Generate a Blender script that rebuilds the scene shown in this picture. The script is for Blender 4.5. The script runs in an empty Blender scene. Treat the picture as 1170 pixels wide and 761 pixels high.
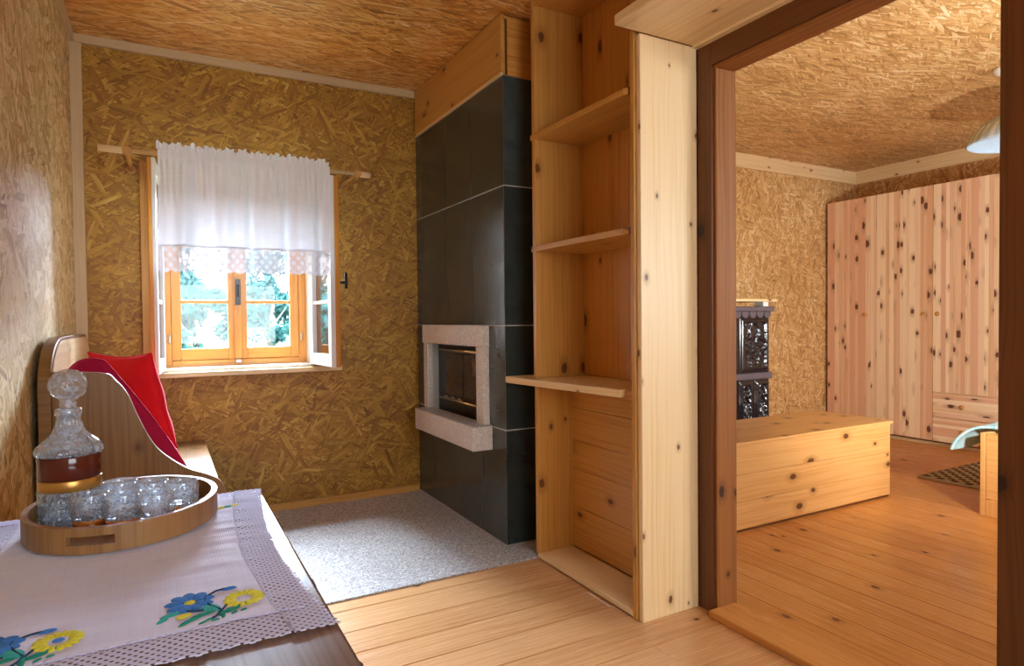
import bpy, bmesh, math, random
from mathutils import Vector, Matrix, noise
random.seed(7)
C = bpy.context.scene.collection
sc = bpy.context.scene
R = math.radians

# ------------------------------------------------------------------ camera
cam_d = bpy.data.cameras.new('camera'); cam = bpy.data.objects.new('camera', cam_d); C.objects.link(cam)
cam_d.sensor_width = 36.0; cam_d.sensor_fit = 'HORIZONTAL'; cam_d.lens = 725.2 / 1170 * 36.0
cam_d.clip_start = 0.02
_r = (0.87607037, -0.48207693, -0.01012645); _d = (-0.01923491, -0.01395534, -0.99971759); _f = (0.48179947, 0.87601774, -0.02149857)
cam.matrix_world = Matrix(((_r[0], -_d[0], -_f[0], 0), (_r[1], -_d[1], -_f[1], 0), (_r[2], -_d[2], -_f[2], 1.15), (0, 0, 0, 1)))
sc.camera = cam

# ------------------------------------------------------------------ world, lights, exposure
world = bpy.data.worlds.new('sky'); sc.world = world; world.use_nodes = True
WORLD_STRENGTH = 9.0
wn = world.node_tree.nodes; wl = world.node_tree.links
bg = wn['Background']; bg.inputs['Color'].default_value = (0.86, 0.94, 1.0, 1); bg.inputs['Strength'].default_value = WORLD_STRENGTH

def area_light(name, loc, target, sx, sy, power, col):
    d = bpy.data.lights.new(name, 'AREA'); d.shape = 'RECTANGLE'; d.size = sx; d.size_y = sy; d.energy = power; d.color = col
    o = bpy.data.objects.new(name, d); C.objects.link(o); o.location = loc
    o.rotation_euler = (Vector(target) - Vector(loc)).to_track_quat('-Z', 'Y').to_euler()
    return o
# daylight outside the window seen in the photo (bright sky above the garden)
area_light('sky_light_garden', (0.6, 6.6, 4.6), (0.45, 4.0, 1.35), 3.2, 2.2, 5000, (0.70, 0.84, 1.0))
area_light('sky_light_low', (1.0, 9.0, 3.5), (0.45, 4.0, 1.3), 4.2, 2.4, 9000, (0.66, 0.80, 1.0))
# fill light added behind the camera, outside an unseen opening cut for it
area_light('fill_light_front', (0.75, -2.0, 1.35), (0.75, 1.0, 2.0), 1.7, 1.3, 24, (0.92, 0.95, 1.0))
# added fill for the bedroom, through an unseen opening in its front wall
area_light('fill_light_bedroom', (4.3, -1.6, 1.9), (4.3, 2.0, 1.0), 2.4, 1.4, 34, (0.92, 0.96, 1.0))
# unseen off-camera flash low in the bedroom, beside the doorway: throws the shade's shadow on the ceiling
ld = bpy.data.lights.new('bedroom_flash', 'SPOT'); ld.energy = 200; ld.color = (1.0, 0.95, 0.88); ld.shadow_soft_size = 0.05
ld.spot_size = R(152); ld.spot_blend = 0.8
lo = bpy.data.objects.new('bedroom_flash', ld); C.objects.link(lo); lo.location = (3.2, 0.8, 1.0)
lo.rotation_euler = (Vector((5.4, 3.0, 2.2)) - Vector(lo.location)).to_track_quat('-Z', 'Y').to_euler()

vs = sc.view_settings
sc.display_settings.display_device = 'sRGB'
vs.view_transform = 'Standard'; vs.look = 'None'; vs.exposure = -0.12; vs.gamma = 1.0; vs.use_curve_mapping = False
sc.cycles.max_bounces = 10; sc.cycles.diffuse_bounces = 5; sc.cycles.glossy_bounces = 4
sc.cycles.transmission_bounces = 10; sc.cycles.transparent_max_bounces = 16
sc.cycles.sample_clamp_indirect = 6.0
sc.cycles.use_denoising = True
sc.cycles.caustics_reflective = False; sc.cycles.caustics_refractive = False

# ------------------------------------------------------------------ node helpers
class NT:
    def __init__(s, name):
        s.m = bpy.data.materials.new(name); s.m.use_nodes = True
        s.t = s.m.node_tree; s.n = s.t.nodes; s.l = s.t.links
        s.bsdf = s.n['Principled BSDF']; s.out = s.n['Material Output']
    def set(s, node, idx, v):
        inp = node.inputs[idx]
        if hasattr(v, 'links') and hasattr(v, 'is_output'): s.l.new(v, inp)
        elif v is not None:
            if isinstance(v, (tuple, list)) and len(v) == 3 and inp.type == 'RGBA': v = (*v, 1)
            inp.default_value = v
    def node(s, typ, ins=None, **props):
        nd = s.n.new(typ)
        for k, v in props.items(): setattr(nd, k, v)
        for k, v in (ins or {}).items(): s.set(nd, k, v)
        return nd
    def math(s, op, a, b=None, c=None, clamp=False):
        nd = s.node('ShaderNodeMath', operation=op, use_clamp=clamp)
        s.set(nd, 0, a)
        if b is not None: s.set(nd, 1, b)
        if c is not None: s.set(nd, 2, c)
        return nd.outputs[0]
    def vmath(s, op, a, b=None, scale=None):
        nd = s.node('ShaderNodeVectorMath', operation=op); s.set(nd, 0, a)
        if b is not None: s.set(nd, 1, b)
        if scale is not None: s.set(nd, 'Scale', scale)
        return nd.outputs['Vector'] if op not in ('LENGTH', 'DOT_PRODUCT') else nd.outputs['Value']
    def mix(s, f, a, b, blend='MIX'):
        nd = s.node('ShaderNodeMix', data_type='RGBA', blend_type=blend)
        s.set(nd, 'Factor', f); s.set(nd, 6, a); s.set(nd, 7, b)
        return nd.outputs[2]
    def mixv(s, f, a, b):
        nd = s.node('ShaderNodeMix', data_type='VECTOR'); s.set(nd, 0, f); s.set(nd, 4, a); s.set(nd, 5, b)
        return nd.outputs[1]
    def mixf(s, f, a, b):
        nd = s.node('ShaderNodeMix', data_type='FLOAT'); s.set(nd, 0, f); s.set(nd, 2, a); s.set(nd, 3, b)
        return nd.outputs[0]
    def smooth(s, x, lo, hi, a=0.0, b=1.0):
        nd = s.node('ShaderNodeMapRange', interpolation_type='SMOOTHSTEP')
        s.set(nd, 0, x); s.set(nd, 1, lo); s.set(nd, 2, hi); s.set(nd, 3, a); s.set(nd, 4, b)
        return nd.outputs[0]
    def ramp(s, f, stops):
        nd = s.node('ShaderNodeValToRGB'); cr = nd.color_ramp
        while len(cr.elements) < len(stops): cr.elements.new(0.5)
        for e, (p, c) in zip(cr.elements, stops): e.position = p; e.color = (*c, 1)
        s.set(nd, 0, f); return nd.outputs[0]
    def uv(s): return s.node('ShaderNodeUVMap').outputs[0]
    def mapping(s, v, scale=(1, 1, 1), rot=(0, 0, 0), loc=(0, 0, 0)):
        nd = s.node('ShaderNodeMapping'); s.set(nd, 0, v)
        nd.inputs['Location'].default_value = loc; nd.inputs['Rotation'].default_value = rot; nd.inputs['Scale'].default_value = scale
        return nd.outputs[0]
    def noise(s, v, scale, detail=3, rough=0.55, dim='2D', dist=0.0):
        nd = s.node('ShaderNodeTexNoise', noise_dimensions=dim); s.set(nd, 'Vector', v); nd.inputs['Scale'].default_value = scale
        nd.inputs['Detail'].default_value = detail; nd.inputs['Roughness'].default_value = rough; nd.inputs['Distortion'].default_value = dist
        return nd.outputs[0]
    def voronoi(s, v, scale=1.0, dim='2D', feature='F1', rnd=1.0):
        nd = s.node('ShaderNodeTexVoronoi', voronoi_dimensions=dim, feature=feature); s.set(nd, 'Vector', v); nd.inputs['Scale'].default_value = scale
        nd.inputs['Randomness'].default_value = rnd
        return nd
    def sepx(s, v):
        nd = s.node('ShaderNodeSeparateXYZ'); s.set(nd, 0, v); return nd.outputs
    def comb(s, x, y, z=0.0):
        nd = s.node('ShaderNodeCombineXYZ'); s.set(nd, 0, x); s.set(nd, 1, y); s.set(nd, 2, z); return nd.outputs[0]
    def bump(s, h, strength, dist=0.01):
        nd = s.node('ShaderNodeBump'); s.set(nd, 'Height', h); nd.inputs['Strength'].default_value = strength; nd.inputs['Distance'].default_value = dist
        s.l.new(nd.outputs[0], s.bsdf.inputs['Normal'])
    def finish(s, col=None, rough=None, spec=None, coat=None, **kw):
        b = s.bsdf
        if col is not None: s.set(b, 'Base Color', col)
        if rough is not None: s.set(b, 'Roughness', rough)
        if spec is not None: s.set(b, 'Specular IOR Level', spec)
        if coat is not None: b.inputs['Coat Weight'].default_value = coat; b.inputs['Coat Roughness'].default_value = 0.12
        for k, v in kw.items(): s.set(b, k.replace('_', ' '), v)
        return s.m

def plain(name, col, rough=0.5, metal=0.0, spec=0.5, coat=None):
    t = NT(name)
    n = t.noise(t.node('ShaderNodeTexCoord').outputs['Object'], 14, 3, dim='3D')
    c = t.mix(t.math('MULTIPLY', n, 0.35), col, tuple(x * 0.6 for x in col))
    return t.finish(c, rough, spec, coat, Metallic=metal)

def osb(name, stops, angles, flake=(0.13, 0.026), rough=0.45, edge=0.22, spec=0.4, fibre=0.22):
    t = NT(name); uv = t.uv()
    wob = t.node('ShaderNodeTexNoise', noise_dimensions='2D'); t.set(wob, 'Vector', uv); wob.inputs['Scale'].default_value = 9; wob.inputs['Detail'].default_value = 2
    w = t.vmath('SUBTRACT', wob.outputs['Color'], (0.5, 0.5, 0.5)); w = t.vmath('SCALE', w, scale=0.010)
    uvw = t.vmath('ADD', uv, w)
    best = tone = dist = vec = None
    for i, a in enumerate(angles):
        f = (1.0, 0.6, 1.25)[i % 3]
        v = t.mapping(uvw, (1, 1, 1), (0, 0, R(a)), (3.7 * i, 5.1 * i, 0))
        vsca = t.vmath('MULTIPLY', v, (1 / (flake[0] * f), 1 / (flake[1] * f), 1))
        vo = t.voronoi(vsca); vo.distance = 'CHEBYCHEV'
        c = t.sepx(vo.outputs['Color'])
        pri, tn, dd = c[0], c[1], vo.outputs['Distance']
        if best is None: best, tone, dist, vec = pri, tn, dd, v
        else:
            g = t.math('GREATER_THAN', pri, best)
            tone = t.mixf(g, tone, tn); dist = t.mixf(g, dist, dd); vec = t.mixv(g, vec, v)
            best = t.math('MAXIMUM', pri, best)
    fib = t.noise(t.vmath('MULTIPLY', vec, (6, 150, 1)), 1.0, 2, 0.6)
    big = t.noise(uv, 1.6, 2)
    x = t.math('ADD', t.math('MULTIPLY', tone, 0.62), t.math('MULTIPLY', t.math('SUBTRACT', fib, 0.5), fibre * 2))
    x = t.math('ADD', x, t.math('MULTIPLY', t.math('SUBTRACT', big, 0.5), 0.35))
    x = t.math('SUBTRACT', x, t.smooth(dist, 0.35, 0.75, 0.0, edge))
    x = t.math('ADD', x, 0.2, clamp=True)
    col = t.ramp(x, stops)
    t.bump(x, 0.25, 0.004)
    return t.finish(col, t.mixf(fib, rough - 0.08, rough + 0.1), spec)

def wood(name, base, dark, knot=(0.10, 0.03, 0.008), kn=(0.33, 0.11), kthr=0.62, ksize=0.16, rough=0.35, spec=0.45, coat=None, streak=0.5, vary=0.35, tint=None, ring=26.0):
    """u runs along the grain in metres, v across; 'rnd' differs from board to board"""
    t = NT(name); uv = t.uv()
    rnd = t.node('ShaderNodeAttribute', attribute_name='rnd').outputs['Fac']
    vo = t.voronoi(t.vmath('MULTIPLY', uv, (1 / kn[0], 1 / kn[1], 1)))
    vo2 = t.vmath('SUBTRACT', uv, t.vmath('MULTIPLY', vo.outputs['Position'], (kn[0], kn[1], 1)))
    d = t.vmath('LENGTH', t.vmath('MULTIPLY', vo2, (0.62, 1.0, 0)))      # metres, stretched along the grain
    cc = t.sepx(vo.outputs['Color'])
    has = t.math('GREATER_THAN', cc[0], kthr)
    rad = t.math('MULTIPLY', t.mixf(cc[1], 0.35, 1.0), ksize * kn[1])
    rel = t.math('DIVIDE', d, rad)
    rel = t.math('ADD', rel, t.math('MULTIPLY', t.math('SUBTRACT', t.noise(uv, 60, 2), 0.5), 0.6))
    kmask = t.math('MULTIPLY', t.smooth(rel, 0.75, 1.15, 1.0, 0.0), has)
    halo = t.math('MULTIPLY', t.smooth(rel, 0.9, 3.2, 1.0, 0.0), has)
    bend = t.math('MULTIPLY', halo, t.math('MULTIPLY', t.sepx(vo2)[1], 0.6))
    su = t.sepx(uv)
    v2 = t.math('ADD', su[1], bend)
    low = t.noise(t.comb(t.math('MULTIPLY', su[0], 1.2), t.math('MULTIPLY', v2, 7.0)), 1.0, 2)
    rings = t.noise(t.comb(t.math('MULTIPLY', su[0], 0.9), t.math('MULTIPLY', t.math('ADD', v2, t.math('MULTIPLY', low, 0.05)), ring * 3)), 1.0, 2, 0.6)
    fine = t.noise(t.comb(t.math('MULTIPLY', su[0], 5.0), t.math('MULTIPLY', v2, 260.0)), 1.0, 2)
    f = t.math('ADD', t.math('MULTIPLY', t.smooth(rings, 0.38, 0.7), streak), t.math('MULTIPLY', t.math('SUBTRACT', fine, 0.5), 0.3))
    f = t.math('ADD', f, t.math('MULTIPLY', t.math('SUBTRACT', low, 0.5), 0.7))
    f = t.math('ADD', f, t.math('MULTIPLY', t.math('SUBTRACT', rnd, 0.5), vary), clamp=True)
    col = t.mix(f, base, dark)
    if tint: col = t.mix(t.smooth(t.math('FRACT', t.math('MULTIPLY', rnd, 7.3)), 0.3, 0.9), col, t.mix(f, tint, dark))
    col = t.mix(t.math('MULTIPLY', halo, 0.5), col, tuple(x * 0.62 for x in dark))
    col = t.mix(t.math('MULTIPLY', kmask, 0.92), col, knot)
    t.bump(t.math('ADD', rings, fine), 0.06, 0.002)
    return t.finish(col, t.mixf(fine, rough - 0.05, rough + 0.08), spec, coat)

# ------------------------------------------------------------------ materials
M = {}
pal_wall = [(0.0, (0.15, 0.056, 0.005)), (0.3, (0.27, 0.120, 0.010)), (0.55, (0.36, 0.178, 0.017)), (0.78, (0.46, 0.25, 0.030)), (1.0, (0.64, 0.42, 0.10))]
pal_ceil = [(0.0, (0.20, 0.070, 0.010)), (0.3, (0.52, 0.215, 0.040)), (0.55, (0.70, 0.335, 0.075)), (0.8, (0.78, 0.50, 0.21)), (1.0, (0.92, 0.76, 0.50))]
pal_bed = [(0.0, (0.24, 0.11, 0.03)), (0.3, (0.47, 0.255, 0.085)), (0.55, (0.62, 0.37, 0.14)), (0.8, (0.76, 0.53, 0.26)), (1.0, (0.92, 0.78, 0.54))]
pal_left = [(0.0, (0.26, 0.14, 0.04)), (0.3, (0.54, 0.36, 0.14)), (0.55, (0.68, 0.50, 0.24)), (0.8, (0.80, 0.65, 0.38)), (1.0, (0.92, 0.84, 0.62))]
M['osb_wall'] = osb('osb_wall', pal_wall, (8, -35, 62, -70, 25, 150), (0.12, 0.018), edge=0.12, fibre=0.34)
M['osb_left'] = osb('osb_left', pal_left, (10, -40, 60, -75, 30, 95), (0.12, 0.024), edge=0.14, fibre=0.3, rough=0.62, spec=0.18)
M['osb_ceil'] = osb('osb_ceil', pal_ceil, (0, 14, -16, 30, -28, 6), (0.14, 0.017), edge=0.16, fibre=0.34)
M['osb_bed_ceil'] = osb('osb_bed_ceil', pal_bed, (0, 14, -16, 30, -28, 6), (0.14, 0.017), edge=0.16, fibre=0.34)
M['osb_bed'] = osb('osb_bed', pal_bed, (5, -40, 65, -70, 30, 95), (0.09, 0.016), edge=0.14, fibre=0.3)
M['pine'] = wood('pine', (0.58, 0.30, 0.070), (0.42, 0.17, 0.028), kthr=0.62)
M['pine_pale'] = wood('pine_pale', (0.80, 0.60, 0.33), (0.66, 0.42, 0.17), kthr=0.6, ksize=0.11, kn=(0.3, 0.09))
M['pine_orange'] = wood('pine_orange', (0.64, 0.31, 0.07), (0.45, 0.175, 0.028), kthr=0.55, ksize=0.2)
M['pine_floor'] = wood('pine_floor', (0.62, 0.345, 0.155), (0.44, 0.195, 0.065), kthr=0.72, kn=(0.5, 0.10), ksize=0.13, rough=0.24, spec=0.5, vary=0.5)
M['pine_bed_floor'] = wood('pine_bed_floor', (0.60, 0.275, 0.072), (0.42, 0.155, 0.030), kthr=0.72, kn=(0.5, 0.10), ksize=0.13, rough=0.24, vary=0.5)
M['pine_chest'] = wood('pine_chest', (0.74, 0.42, 0.15), (0.58, 0.26, 0.06), kthr=0.55, kn=(0.32, 0.13), ksize=0.14)
M['pine_wardrobe'] = wood('pine_wardrobe', (0.92, 0.72, 0.48), (0.74, 0.42, 0.22), knot=(0.11, 0.022, 0.008), kn=(0.24, 0.10), kthr=0.64, ksize=0.24, tint=(0.78, 0.44, 0.28), vary=1.1, rough=0.45)
M['dark_wood'] = wood('dark_wood', (0.135, 0.042, 0.010), (0.060, 0.017, 0.004), kthr=0.8, rough=0.35, knot=(0.02, 0.006, 0.003))
M['jamb_wood'] = wood('jamb_wood', (0.31, 0.118, 0.028), (0.17, 0.056, 0.012), kthr=0.8, spec=0.3, rough=0.5, knot=(0.03, 0.01, 0.004))
M['window_wood'] = wood('window_wood', (0.62, 0.26, 0.035), (0.42, 0.145, 0.016), kthr=0.95, rough=0.3)
M['bench_wood'] = wood('bench_wood', (0.22, 0.112, 0.034), (0.14, 0.062, 0.016), kthr=0.8, rough=0.3, spec=0.5, streak=0.6, ksize=0.12)
M['table_wood'] = wood('table_wood', (0.20, 0.12, 0.075), (0.10, 0.055, 0.035), kthr=0.9, rough=0.22, spec=0.6, coat=0.6)
M['tray_wood'] = wood('tray_wood', (0.30, 0.155, 0.055), (0.17, 0.078, 0.024), kthr=0.85, rough=0.4, kn=(0.2, 0.08), ksize=0.1)
M['batten'] = wood('batten', (0.58, 0.43, 0.24), (0.46, 0.31, 0.14), kthr=0.9)
M['white_paint'] = plain('white_paint', (0.82, 0.82, 0.80), 0.35)
M['black'] = plain('black_metal', (0.015, 0.015, 0.017), 0.3)
M['iron'] = plain('iron', (0.06, 0.055, 0.05), 0.35, 0.8)
M['brass'] = plain('brass', (0.75, 0.55, 0.22), 0.25, 1.0)
M['grout'] = plain('grout', (0.50, 0.50, 0.46), 0.8)
M['steel'] = plain('steel', (0.62, 0.62, 0.60), 0.3, 1.0)
M['dark_cord'] = plain('dark_cord', (0.30, 0.16, 0.07), 0.5)

def mat_slate():
    t = NT('slate_tile'); co = t.node('ShaderNodeTexCoord').outputs['Object']
    rnd = t.node('ShaderNodeAttribute', attribute_name='rnd').outputs['Fac']
    n = t.noise(co, 5, 5, 0.6, '3D', 0.6); n2 = t.noise(co, 38, 3, 0.6, '3D')
    x = t.math('ADD', t.math('MULTIPLY', n, 0.7), t.math('MULTIPLY', rnd, 0.4))
    c = t.ramp(x, [(0.25, (0.012, 0.017, 0.017)), (0.6, (0.032, 0.044, 0.044)), (0.95, (0.075, 0.095, 0.092))])
    t.bump(t.math('ADD', n, t.math('MULTIPLY', n2, 0.3)), 0.12, 0.01)
    return t.finish(c, t.mixf(n2, 0.14, 0.32), 0.6, 0.3)
M['slate'] = mat_slate()

def mat_granite(name, a, b, dark, scale=170.0, rough=0.4):
    t = NT(name); co = t.node('ShaderNodeTexCoord').outputs['Object']
    v = t.voronoi(co, scale, '3D'); c = t.sepx(v.outputs['Color'])
    v2 = t.voronoi(co, scale * 0.55, '3D'); c2 = t.sepx(v2.outputs['Color'])
    col = t.mix(c[1], a, b)
    col = t.mix(t.math('MULTIPLY', t.math('GREATER_THAN', c[0], 0.76), 0.85), col, dark)
    col = t.mix(t.math('MULTIPLY', t.math('GREATER_THAN', c2[0], 0.86), 0.7), col, (0.75, 0.74, 0.72))
    return t.finish(col, rough, 0.4)
M['granite'] = mat_granite('granite', (0.44, 0.43, 0.43), (0.56, 0.55, 0.54), (0.10, 0.09, 0.10), 230.0)
M['surround_stone'] = mat_granite('surround_stone', (0.62, 0.56, 0.49), (0.68, 0.62, 0.55), (0.48, 0.42, 0.36), 210, 0.5)

def mat_pane():
    t = NT('window_pane'); t.n.remove(t.bsdf)
    tr = t.node('ShaderNodeBsdfTransparent'); gl = t.node('ShaderNodeBsdfGlossy'); gl.inputs['Roughness'].default_value = 0.02
    lw = t.node('ShaderNodeLayerWeight'); fac = t.math('ADD', t.math('MULTIPLY', t.math('POWER', lw.outputs['Facing'], 5.0), 0.8), 0.03)
    mx = t.node('ShaderNodeMixShader'); t.l.new(fac, mx.inputs[0]); t.l.new(tr.outputs[0], mx.inputs[1]); t.l.new(gl.outputs[0], mx.inputs[2])
    t.l.new(mx.outputs[0], t.out.inputs[0]); return t.m
M['pane'] = mat_pane()

def mat_glass(name, col, rough=0.02, ior=1.5):
    t = NT(name)
    n = t.noise(t.node('ShaderNodeTexCoord').outputs['Object'], 20, 2, dim='3D')
    c = t.mix(n, col, tuple(min(1, x * 0.96) for x in col))
    return t.finish(c, rough, 0.5, None, Transmission_Weight=1.0, IOR=ior)
def mat_cut_glass():
    t = NT('cut_glass'); t.n.remove(t.bsdf)
    n = t.noise(t.node('ShaderNodeTexCoord').outputs['Object'], 90, 2, dim='3D')
    tr = t.node('ShaderNodeBsdfTransparent'); tr.inputs[0].default_value = (0.93, 0.955, 0.98, 1)
    gl = t.node('ShaderNodeBsdfGlossy'); gl.inputs['Roughness'].default_value = 0.06
    df = t.node('ShaderNodeBsdfTranslucent'); df.inputs[0].default_value = (0.84, 0.91, 1.0, 1)
    d2 = t.node('ShaderNodeBsdfDiffuse'); d2.inputs[0].default_value = (0.84, 0.91, 1.0, 1)
    lw = t.node('ShaderNodeLayerWeight'); fac = t.math('ADD', t.math('MULTIPLY', t.math('POWER', lw.outputs['Facing'], 1.6), 0.75), 0.06)
    a = t.node('ShaderNodeMixShader'); t.l.new(fac, a.inputs[0]); t.l.new(tr.outputs[0], a.inputs[1]); t.l.new(gl.outputs[0], a.inputs[2])
    dd = t.node('ShaderNodeAddShader'); 
    b = t.node('ShaderNodeMixShader'); b.inputs[0].default_value = 0.5; t.l.new(df.outputs[0], b.inputs[1]); t.l.new(d2.outputs[0], b.inputs[2])
    c = t.node('ShaderNodeMixShader'); t.set(c, 0, t.smooth(n, 0.35, 0.75, 0.12, 0.34)); t.l.new(a.outputs[0], c.inputs[1]); t.l.new(b.outputs[0], c.inputs[2])
    t.l.new(c.outputs[0], t.out.inputs[0]); t.n.remove(dd); return t.m
M['glass'] = mat_cut_glass()
M['amber_glass'] = mat_glass('amber_glass', (0.62, 0.20, 0.03), 0.05)
M['ruby'] = plain('ruby_band', (0.10, 0.016, 0.008), 0.12)
M['gold'] = plain('gold_band', (0.55, 0.27, 0.06), 0.3, 0.6)

def mat_fire_glass():
    t = NT('fire_glass'); n = t.noise(t.node('ShaderNodeTexCoord').outputs['Object'], 7, 3, dim='3D')
    c = t.ramp(n, [(0.35, (0.012, 0.014, 0.018)), (0.55, (0.05, 0.045, 0.05)), (0.75, (0.16, 0.09, 0.06))])
    return t.finish(c, 0.08, 0.6)
M['fire_glass'] = mat_fire_glass()

def mat_cloth(name, base, weave=900.0, trans=0.0, wr=0.15):
    t = NT(name); uv = t.uv(); s = t.sepx(uv)
    a = t.math('SINE', t.math('MULTIPLY', s[0], weave * 2)); b = t.math('SINE', t.math('MULTIPLY', s[1], weave * 2))
    slub = t.noise(t.comb(t.math('MULTIPLY', s[0], 8), t.math('MULTIPLY', s[1], 240)), 1.0, 2)
    slub2 = t.noise(t.comb(t.math('MULTIPLY', s[0], 240), t.math('MULTIPLY', s[1], 8)), 1.0, 2)
    f = t.math('ADD', t.math('MULTIPLY', slub, 0.5), t.math('MULTIPLY', slub2, 0.5))
    c = t.mix(f, tuple(min(1, x * 1.1) for x in base), tuple(x * 0.84 for x in base))
    t.bump(t.math('ADD', t.math('MULTIPLY', t.math('ADD', a, b), 0.2), f), wr, 0.002)
    t.finish(c, 0.85, 0.2, None, Sheen_Weight=0.0 if trans else 0.5, Sheen_Roughness=0.4)
    if trans:
        td = t.node('ShaderNodeBsdfTranslucent'); td.inputs[0].default_value = (*base, 1)
        mx = t.node('ShaderNodeMixShader'); mx.inputs[0].default_value = trans
        t.l.new(t.bsdf.outputs[0], mx.inputs[1]); t.l.new(td.outputs[0], mx.inputs[2]); t.l.new(mx.outputs[0], t.out.inputs[0])
    return t.m
M['linen'] = mat_cloth('linen', (0.56, 0.56, 0.80))
M['curtain'] = mat_cloth('curtain_cotton', (0.84, 0.88, 0.95), 700, 0.09)

def mat_lace(name, base, cell, trans=0.0, diamond=True, hole=0.36):
    """openwork: small round holes on a diagonal net"""
    t = NT(name); uv = t.uv()
    v = t.mapping(uv, (1 / cell, 1 / cell, 1), (0, 0, R(45)))
    fr = t.node('ShaderNodeVectorMath', operation='FRACTION'); t.set(fr, 0, v)
    d = t.vmath('LENGTH', t.vmath('MULTIPLY', t.vmath('SUBTRACT', fr.outputs[0], (0.5, 0.5, 0)), (1, 1, 0)))
    h = t.math('LESS_THAN', d, hole)
    if diamond:   # solid diamonds scattered through the net
        w = t.mapping(uv, (1 / (cell * 4.2), 1 / (cell * 4.2), 1), (0, 0, R(45)))
        f2 = t.node('ShaderNodeVectorMath', operation='FRACTION'); t.set(f2, 0, w)
        q = t.sepx(t.vmath('ABSOLUTE', t.vmath('SUBTRACT', f2.outputs[0], (0.5, 0.5, 0))))
        solid = t.math('LESS_THAN', t.math('MAXIMUM', q[0], q[1]), 0.27)
        h = t.math('MULTIPLY', h, t.math('SUBTRACT', 1.0, solid))
    t.finish(base, 0.85, 0.2)
    sh = t.bsdf.outputs[0]
    if trans:
        td = t.node('ShaderNodeBsdfTranslucent'); td.inputs[0].default_value = (*base, 1)
        mx = t.node('ShaderNodeMixShader'); mx.inputs[0].default_value = trans
        t.l.new(sh, mx.inputs[1]); t.l.new(td.outputs[0], mx.inputs[2]); sh = mx.outputs[0]
    tr = t.node('ShaderNodeBsdfTransparent'); m2 = t.node('ShaderNodeMixShader')
    t.l.new(h, m2.inputs[0]); t.l.new(sh, m2.inputs[1]); t.l.new(tr.outputs[0], m2.inputs[2]); t.l.new(m2.outputs[0], t.out.inputs[0])
    return t.m
M['lace'] = mat_lace('lace', (0.62, 0.62, 0.82), 0.0085, hole=0.33, diamond=False)
M['curtain_lace'] = mat_lace('curtain_lace', (0.82, 0.86, 0.93), 0.0085, 0.06, hole=0.34)

def mat_velvet(name, col, sheen):
    t = NT(name); n = t.noise(t.node('ShaderNodeTexCoord').outputs['Object'], 9, 4, dim='3D')
    c = t.mix(n, col, tuple(x * 0.6 for x in col))
    return t.finish(c, 0.8, 0.2, None, Sheen_Weight=0.7, Sheen_Tint=(*sheen, 1), Sheen_Roughness=0.35)
M['red'] = mat_velvet('red_velvet', (0.72, 0.008, 0.018), (1.0, 0.15, 0.2))
M['crimson'] = mat_velvet('crimson_velvet', (0.42, 0.004, 0.05), (1.0, 0.15, 0.3))
for n_, c_ in (('thread_blue', (0.05, 0.20, 0.62)), ('thread_yellow', (0.66, 0.66, 0.06)), ('thread_green', (0.02, 0.26, 0.21)), ('thread_teal', (0.05, 0.42, 0.42)), ('thread_navy', (0.02, 0.06, 0.14))):
    t_ = NT(n_); uvn = t_.noise(t_.node('ShaderNodeTexCoord').outputs['Object'], 260, 2, dim='3D')
    t_.bump(uvn, 0.5, 0.002); M[n_] = t_.finish(t_.mix(uvn, tuple(min(1, x * 1.25) for x in c_), tuple(x * 0.7 for x in c_)), 0.85, 0.08)

def mat_stove():
    t = NT('stove_glaze'); n = t.noise(t.node('ShaderNodeTexCoord').outputs['Object'], 30, 3, dim='3D')
    return t.finish(t.mix(n, (0.006, 0.005, 0.007), (0.022, 0.018, 0.022)), 0.16, 0.7)
M['stove'] = mat_stove()
M['stove_cap'] = plain('stove_cap_glaze', (0.12, 0.10, 0.12), 0.2)

def mat_rug():
    t = NT('rug_weave'); uv = t.uv(); s = t.sepx(uv)
    ck = t.node('ShaderNodeTexChecker'); t.set(ck, 'Vector', t.mapping(uv, (1, 1, 1), (0, 0, R(0)))); ck.inputs['Scale'].default_value = 22
    n = t.noise(uv, 300, 2)
    c = t.mix(ck.outputs['Fac'], (0.035, 0.022, 0.018), (0.58, 0.50, 0.40))
    c = t.mix(t.math('MULTIPLY', n, 0.4), c, (0.25, 0.18, 0.12))
    t.bump(n, 0.4, 0.003); return t.finish(c, 0.95, 0.1)
M['rug'] = mat_rug()
M['fringe'] = plain('fringe', (0.72, 0.66, 0.66), 0.9)

def mat_quilt():
    t = NT('quilt_print'); uv = t.uv(); v = t.voronoi(uv, 26); c = t.sepx(v.outputs['Color'])
    col = t.ramp(c[0], [(0.0, (0.20, 0.58, 0.62)), (0.4, (0.62, 0.78, 0.82)), (0.7, (0.78, 0.72, 0.80)), (1.0, (0.42, 0.55, 0.75))])
    return t.finish(t.mix(t.smooth(v.outputs['Distance'], 0.1, 0.5), col, (0.40, 0.74, 0.82)), 0.85, 0.2)
M['quilt'] = mat_quilt()

def mat_shade():
    t = NT('shade_glass'); n = t.noise(t.node('ShaderNodeTexCoord').outputs['Object'], 6, 2, dim='3D')
    t.finish(t.mix(n, (0.50, 0.62, 0.74), (0.42, 0.54, 0.66)), 0.25, 0.5); return t.m
M['shade'] = mat_shade()
M['pale_stripe'] = plain('pale_stripe', (0.66, 0.76, 0.86), 0.3)

def mat_leaf(name, a, b):
    t = NT(name); r = t.node('ShaderNodeAttribute', attribute_name='rnd').outputs['Fac']
    return t.finish(t.mix(r, a, b), 0.7, 0.3)
M['leaf'] = mat_leaf('garden_leaf', (0.010, 0.085, 0.095), (0.06, 0.25, 0.26))
M['bark'] = plain('bark', (0.34, 0.34, 0.30), 0.8)
M['grass'] = plain('grass', (0.26, 0.30, 0.20), 0.9)

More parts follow.
